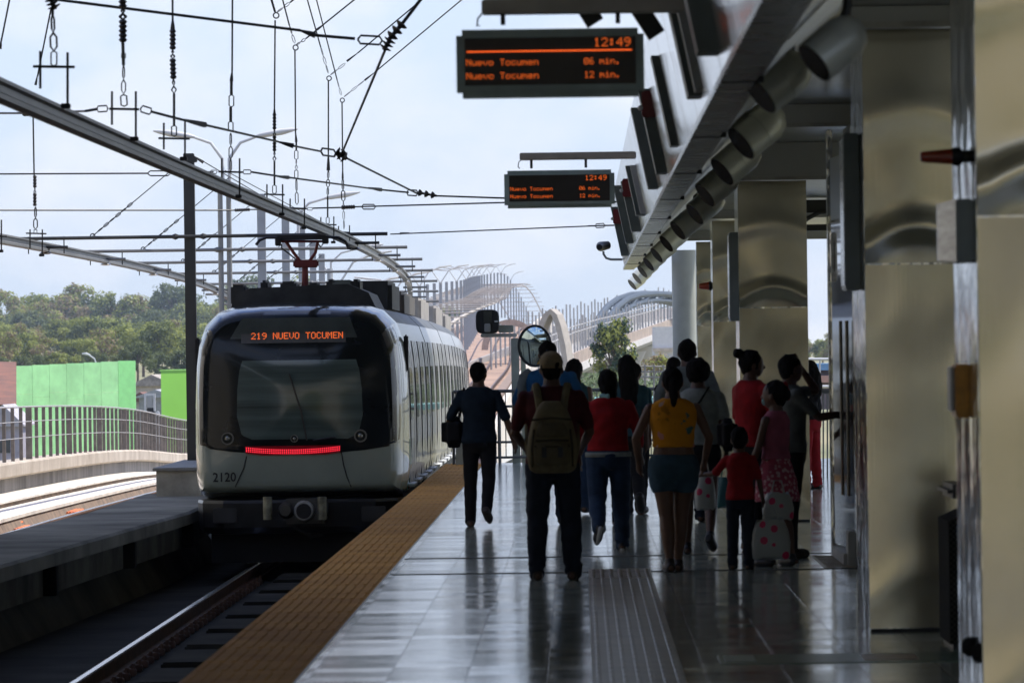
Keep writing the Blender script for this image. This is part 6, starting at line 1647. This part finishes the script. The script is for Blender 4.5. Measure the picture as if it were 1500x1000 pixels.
tag(q.build('bushes', mat('bush_leaf',(.13,.17,.06),.8,col2=(.05,.08,.03)), recalc=False), 'low bushes beyond the end railing under the tree','bushes',kind='stuff')
# things in the gap right of the middle column
t = thing('outer_railing','pale roadside barrier rail in the gap right of the middle column','barrier',at(1200,530,110))
for yy,r_ in ((526,.03),(566,.03)): MB().cyl(at(1176,yy,110),at(1230,yy,110),r_,n=8).build('rail', steel_light, t)
MB().cyl(at(1201,526,110),at(1201,600,110),.02,n=6).build('post', steel_light, t)
t = thing('blue_roof_shed','low shed with a blue roof in the gap right of the middle column','shed',at(1198,600,160))
a = at(1170,600,160); b_ = at(1230,532,160)
MB().box(a.x,b_.x,160,164,a.z,b_.z-.2).build('wall', mat('dark_brick_wall',(.13,.11,.12),.8), t)
MB().box(a.x-.1,b_.x+.1,159.8,164.2,b_.z-.195,b_.z).build('roof', mat('blue_sheet_roof',(.16,.33,.55),.5), t)
MB().box(a.x,b_.x,159.7,159.99,at(1198,560,160).z,at(1198,550,160).z).build('pink_band', mat('pink_band_paint',(.5,.3,.24),.8), t)
# bit of town behind the photographer for the steel to mirror
t = thing('house','long beige apartment house across the street behind the photographer','house',(0,-120,-9))
MB().box(-40,60,-90,-80,-9,14.0).build('wall', mat('sunny_house_wall',(.80,.68,.46),.8,var=.08,vscale=.1), t); MB().box(-41,61,-91,-79,14.0,14.4).build('roof', rr, t)  # unseen house added with a bright wall for the columns to reflect

rnd = random.Random(9)
for i in range(9):
    q_ = copy_thing(protos[(0,2,4)[i%3]], (-14+5.2*i+rnd.uniform(-1,1),-62+rnd.uniform(-3,3),-9.), 'one of the street trees behind the photographer', rz=i*1.3, scale=1.0+.1*(i%3)); q_['group'] = 'street trees behind the photographer'
mb = MB(); mb.box(-60,80,-56,-36,-8.6,-8.55); struct('street', mb, mat('dusty_street',(.42,.33,.22),.9))  # unseen pale strip added to bounce warm sunlight up under the roof
# ================================================================ SKY, SUN, HAZE, CAMERA
w = bpy.data.worlds.new('World'); SC.world = w; w.use_nodes = True
nt = w.node_tree; N = nt.nodes; L = nt.links
bg = N['Background']; sky = N.new('ShaderNodeTexSky'); sky.sky_type = 'NISHITA'; sky.sun_disc = False
EL = radians(62); AZ = Vector((.93,.30,0)).normalized()
sky.sun_elevation = EL; sky.sun_rotation = math.atan2(AZ.x, AZ.y)
sky.altitude = 0; sky.air_density = 1.0; sky.dust_density = 1.0; sky.ozone_density = 2.0
tc = N.new('ShaderNodeTexCoord'); mp = N.new('ShaderNodeMapping'); mp.inputs['Scale'].default_value = (9,9,16); mp.inputs['Location'].default_value = (.35,.0,.8)
nz = N.new('ShaderNodeTexNoise'); nz.inputs['Scale'].default_value = 1.6; nz.inputs['Detail'].default_value = 6; nz.inputs['Roughness'].default_value = .55
L.new(tc.outputs['Generated'], mp.inputs['Vector']); L.new(mp.outputs['Vector'], nz.inputs['Vector'])
cr = N.new('ShaderNodeValToRGB'); cr.color_ramp.elements[0].position = .46; cr.color_ramp.elements[1].position = .66
cr.color_ramp.elements[0].color = (0,0,0,1); cr.color_ramp.elements[1].color = (1,1,1,1)
L.new(nz.outputs['Fac'], cr.inputs['Fac'])
mx = N.new('ShaderNodeMixRGB'); mx.inputs['Color2'].default_value = (5.5,5.5,5.75,1)
ms_ = N.new('ShaderNodeMath'); ms_.operation = 'MULTIPLY'; ms_.inputs[1].default_value = .75
L.new(cr.outputs['Color'], ms_.inputs[0]); L.new(ms_.outputs['Value'], mx.inputs['Fac'])
tint = N.new('ShaderNodeMixRGB'); tint.blend_type = 'MULTIPLY'; tint.inputs['Fac'].default_value = 1.; tint.inputs['Color2'].default_value = SKY_TINT
L.new(sky.outputs['Color'], tint.inputs['Color1']); sx_ = N.new('ShaderNodeSeparateXYZ'); L.new(tc.outputs['Generated'], sx_.inputs['Vector'])
lo_ = N.new('ShaderNodeMapRange'); lo_.inputs['From Min'].default_value = .08; lo_.inputs['From Max'].default_value = .40; lo_.inputs['To Min'].default_value = .8; lo_.inputs['To Max'].default_value = 0.; L.new(sx_.outputs['Z'], lo_.inputs['Value'])
bl_ = N.new('ShaderNodeMixRGB'); bl_.inputs['Color2'].default_value = (3.95,4.55,5.5,1); L.new(lo_.outputs['Result'], bl_.inputs['Fac']); L.new(tint.outputs['Color'], bl_.inputs['Color1'])
L.new(bl_.outputs['Color'], mx.inputs['Color1']); L.new(mx.outputs['Color'], bg.inputs['Color'])
bg.inputs['Strength'].default_value = SKY_STR
sl = bpy.data.lights.new('sun','SUN'); sl.energy = 4.6; sl.angle = radians(.5); sl.color = (1.,.95,.87)
so = bpy.data.objects.new('sun', sl); COL.objects.link(so)
sd = Vector((AZ.x*cos(EL), AZ.y*cos(EL), sin(EL))); so.rotation_euler = sd.to_track_quat('Z','Y').to_euler(); so.location = (30,-20,60)
if HAZE > 0:
    hm = bpy.data.materials.new('haze_air'); hm.use_nodes = True; n_ = hm.node_tree.nodes; n_.remove(n_['Principled BSDF'])
    pv = n_.new('ShaderNodeVolumePrincipled'); pv.inputs['Color'].default_value = (.72,.86,1,1); pv.inputs['Density'].default_value = HAZE; pv.inputs['Anisotropy'].default_value = .2
    hm.node_tree.links.new(pv.outputs['Volume'], n_['Material Output'].inputs['Volume'])
    q = MB(); q.box(-500,500,-120,1120,-12.5,40); hz = q.build('haze', hm, origin=(0,0,0)); hz['kind'] = 'stuff'
cam = bpy.data.cameras.new('camera'); co = bpy.data.objects.new('camera', cam); COL.objects.link(co)
cam.sensor_width = 36; cam.lens = F/1500*36; cam.clip_end = 20000; cam.clip_start = .5
cam.shift_x = -100/1500; cam.shift_y = 17/1500
co.location = (0,0,CAMZ)
co.rotation_euler = (Matrix.Rotation(-ROLL if False else ROLL,4,Vector((0,1,0))) @ Euler((radians(90),0,0)).to_matrix().to_4x4()).to_euler()
cam.dof.use_dof = True; cam.dof.focus_distance = 95; cam.dof.aperture_fstop = 9.
SC.camera = co
vs_ = SC.view_settings; vs_.view_transform = 'Standard'; vs_.look = 'None'; vs_.exposure = EXPO; vs_.gamma = 1
SC.cycles.use_denoising = True
SC.cycles.max_bounces = 8; SC.cycles.volume_bounces = 0; SC.cycles.glossy_bounces = 5; SC.cycles.diffuse_bounces = 4
SC.cycles.sample_clamp_indirect = 6
bpy.context.view_layer.update()
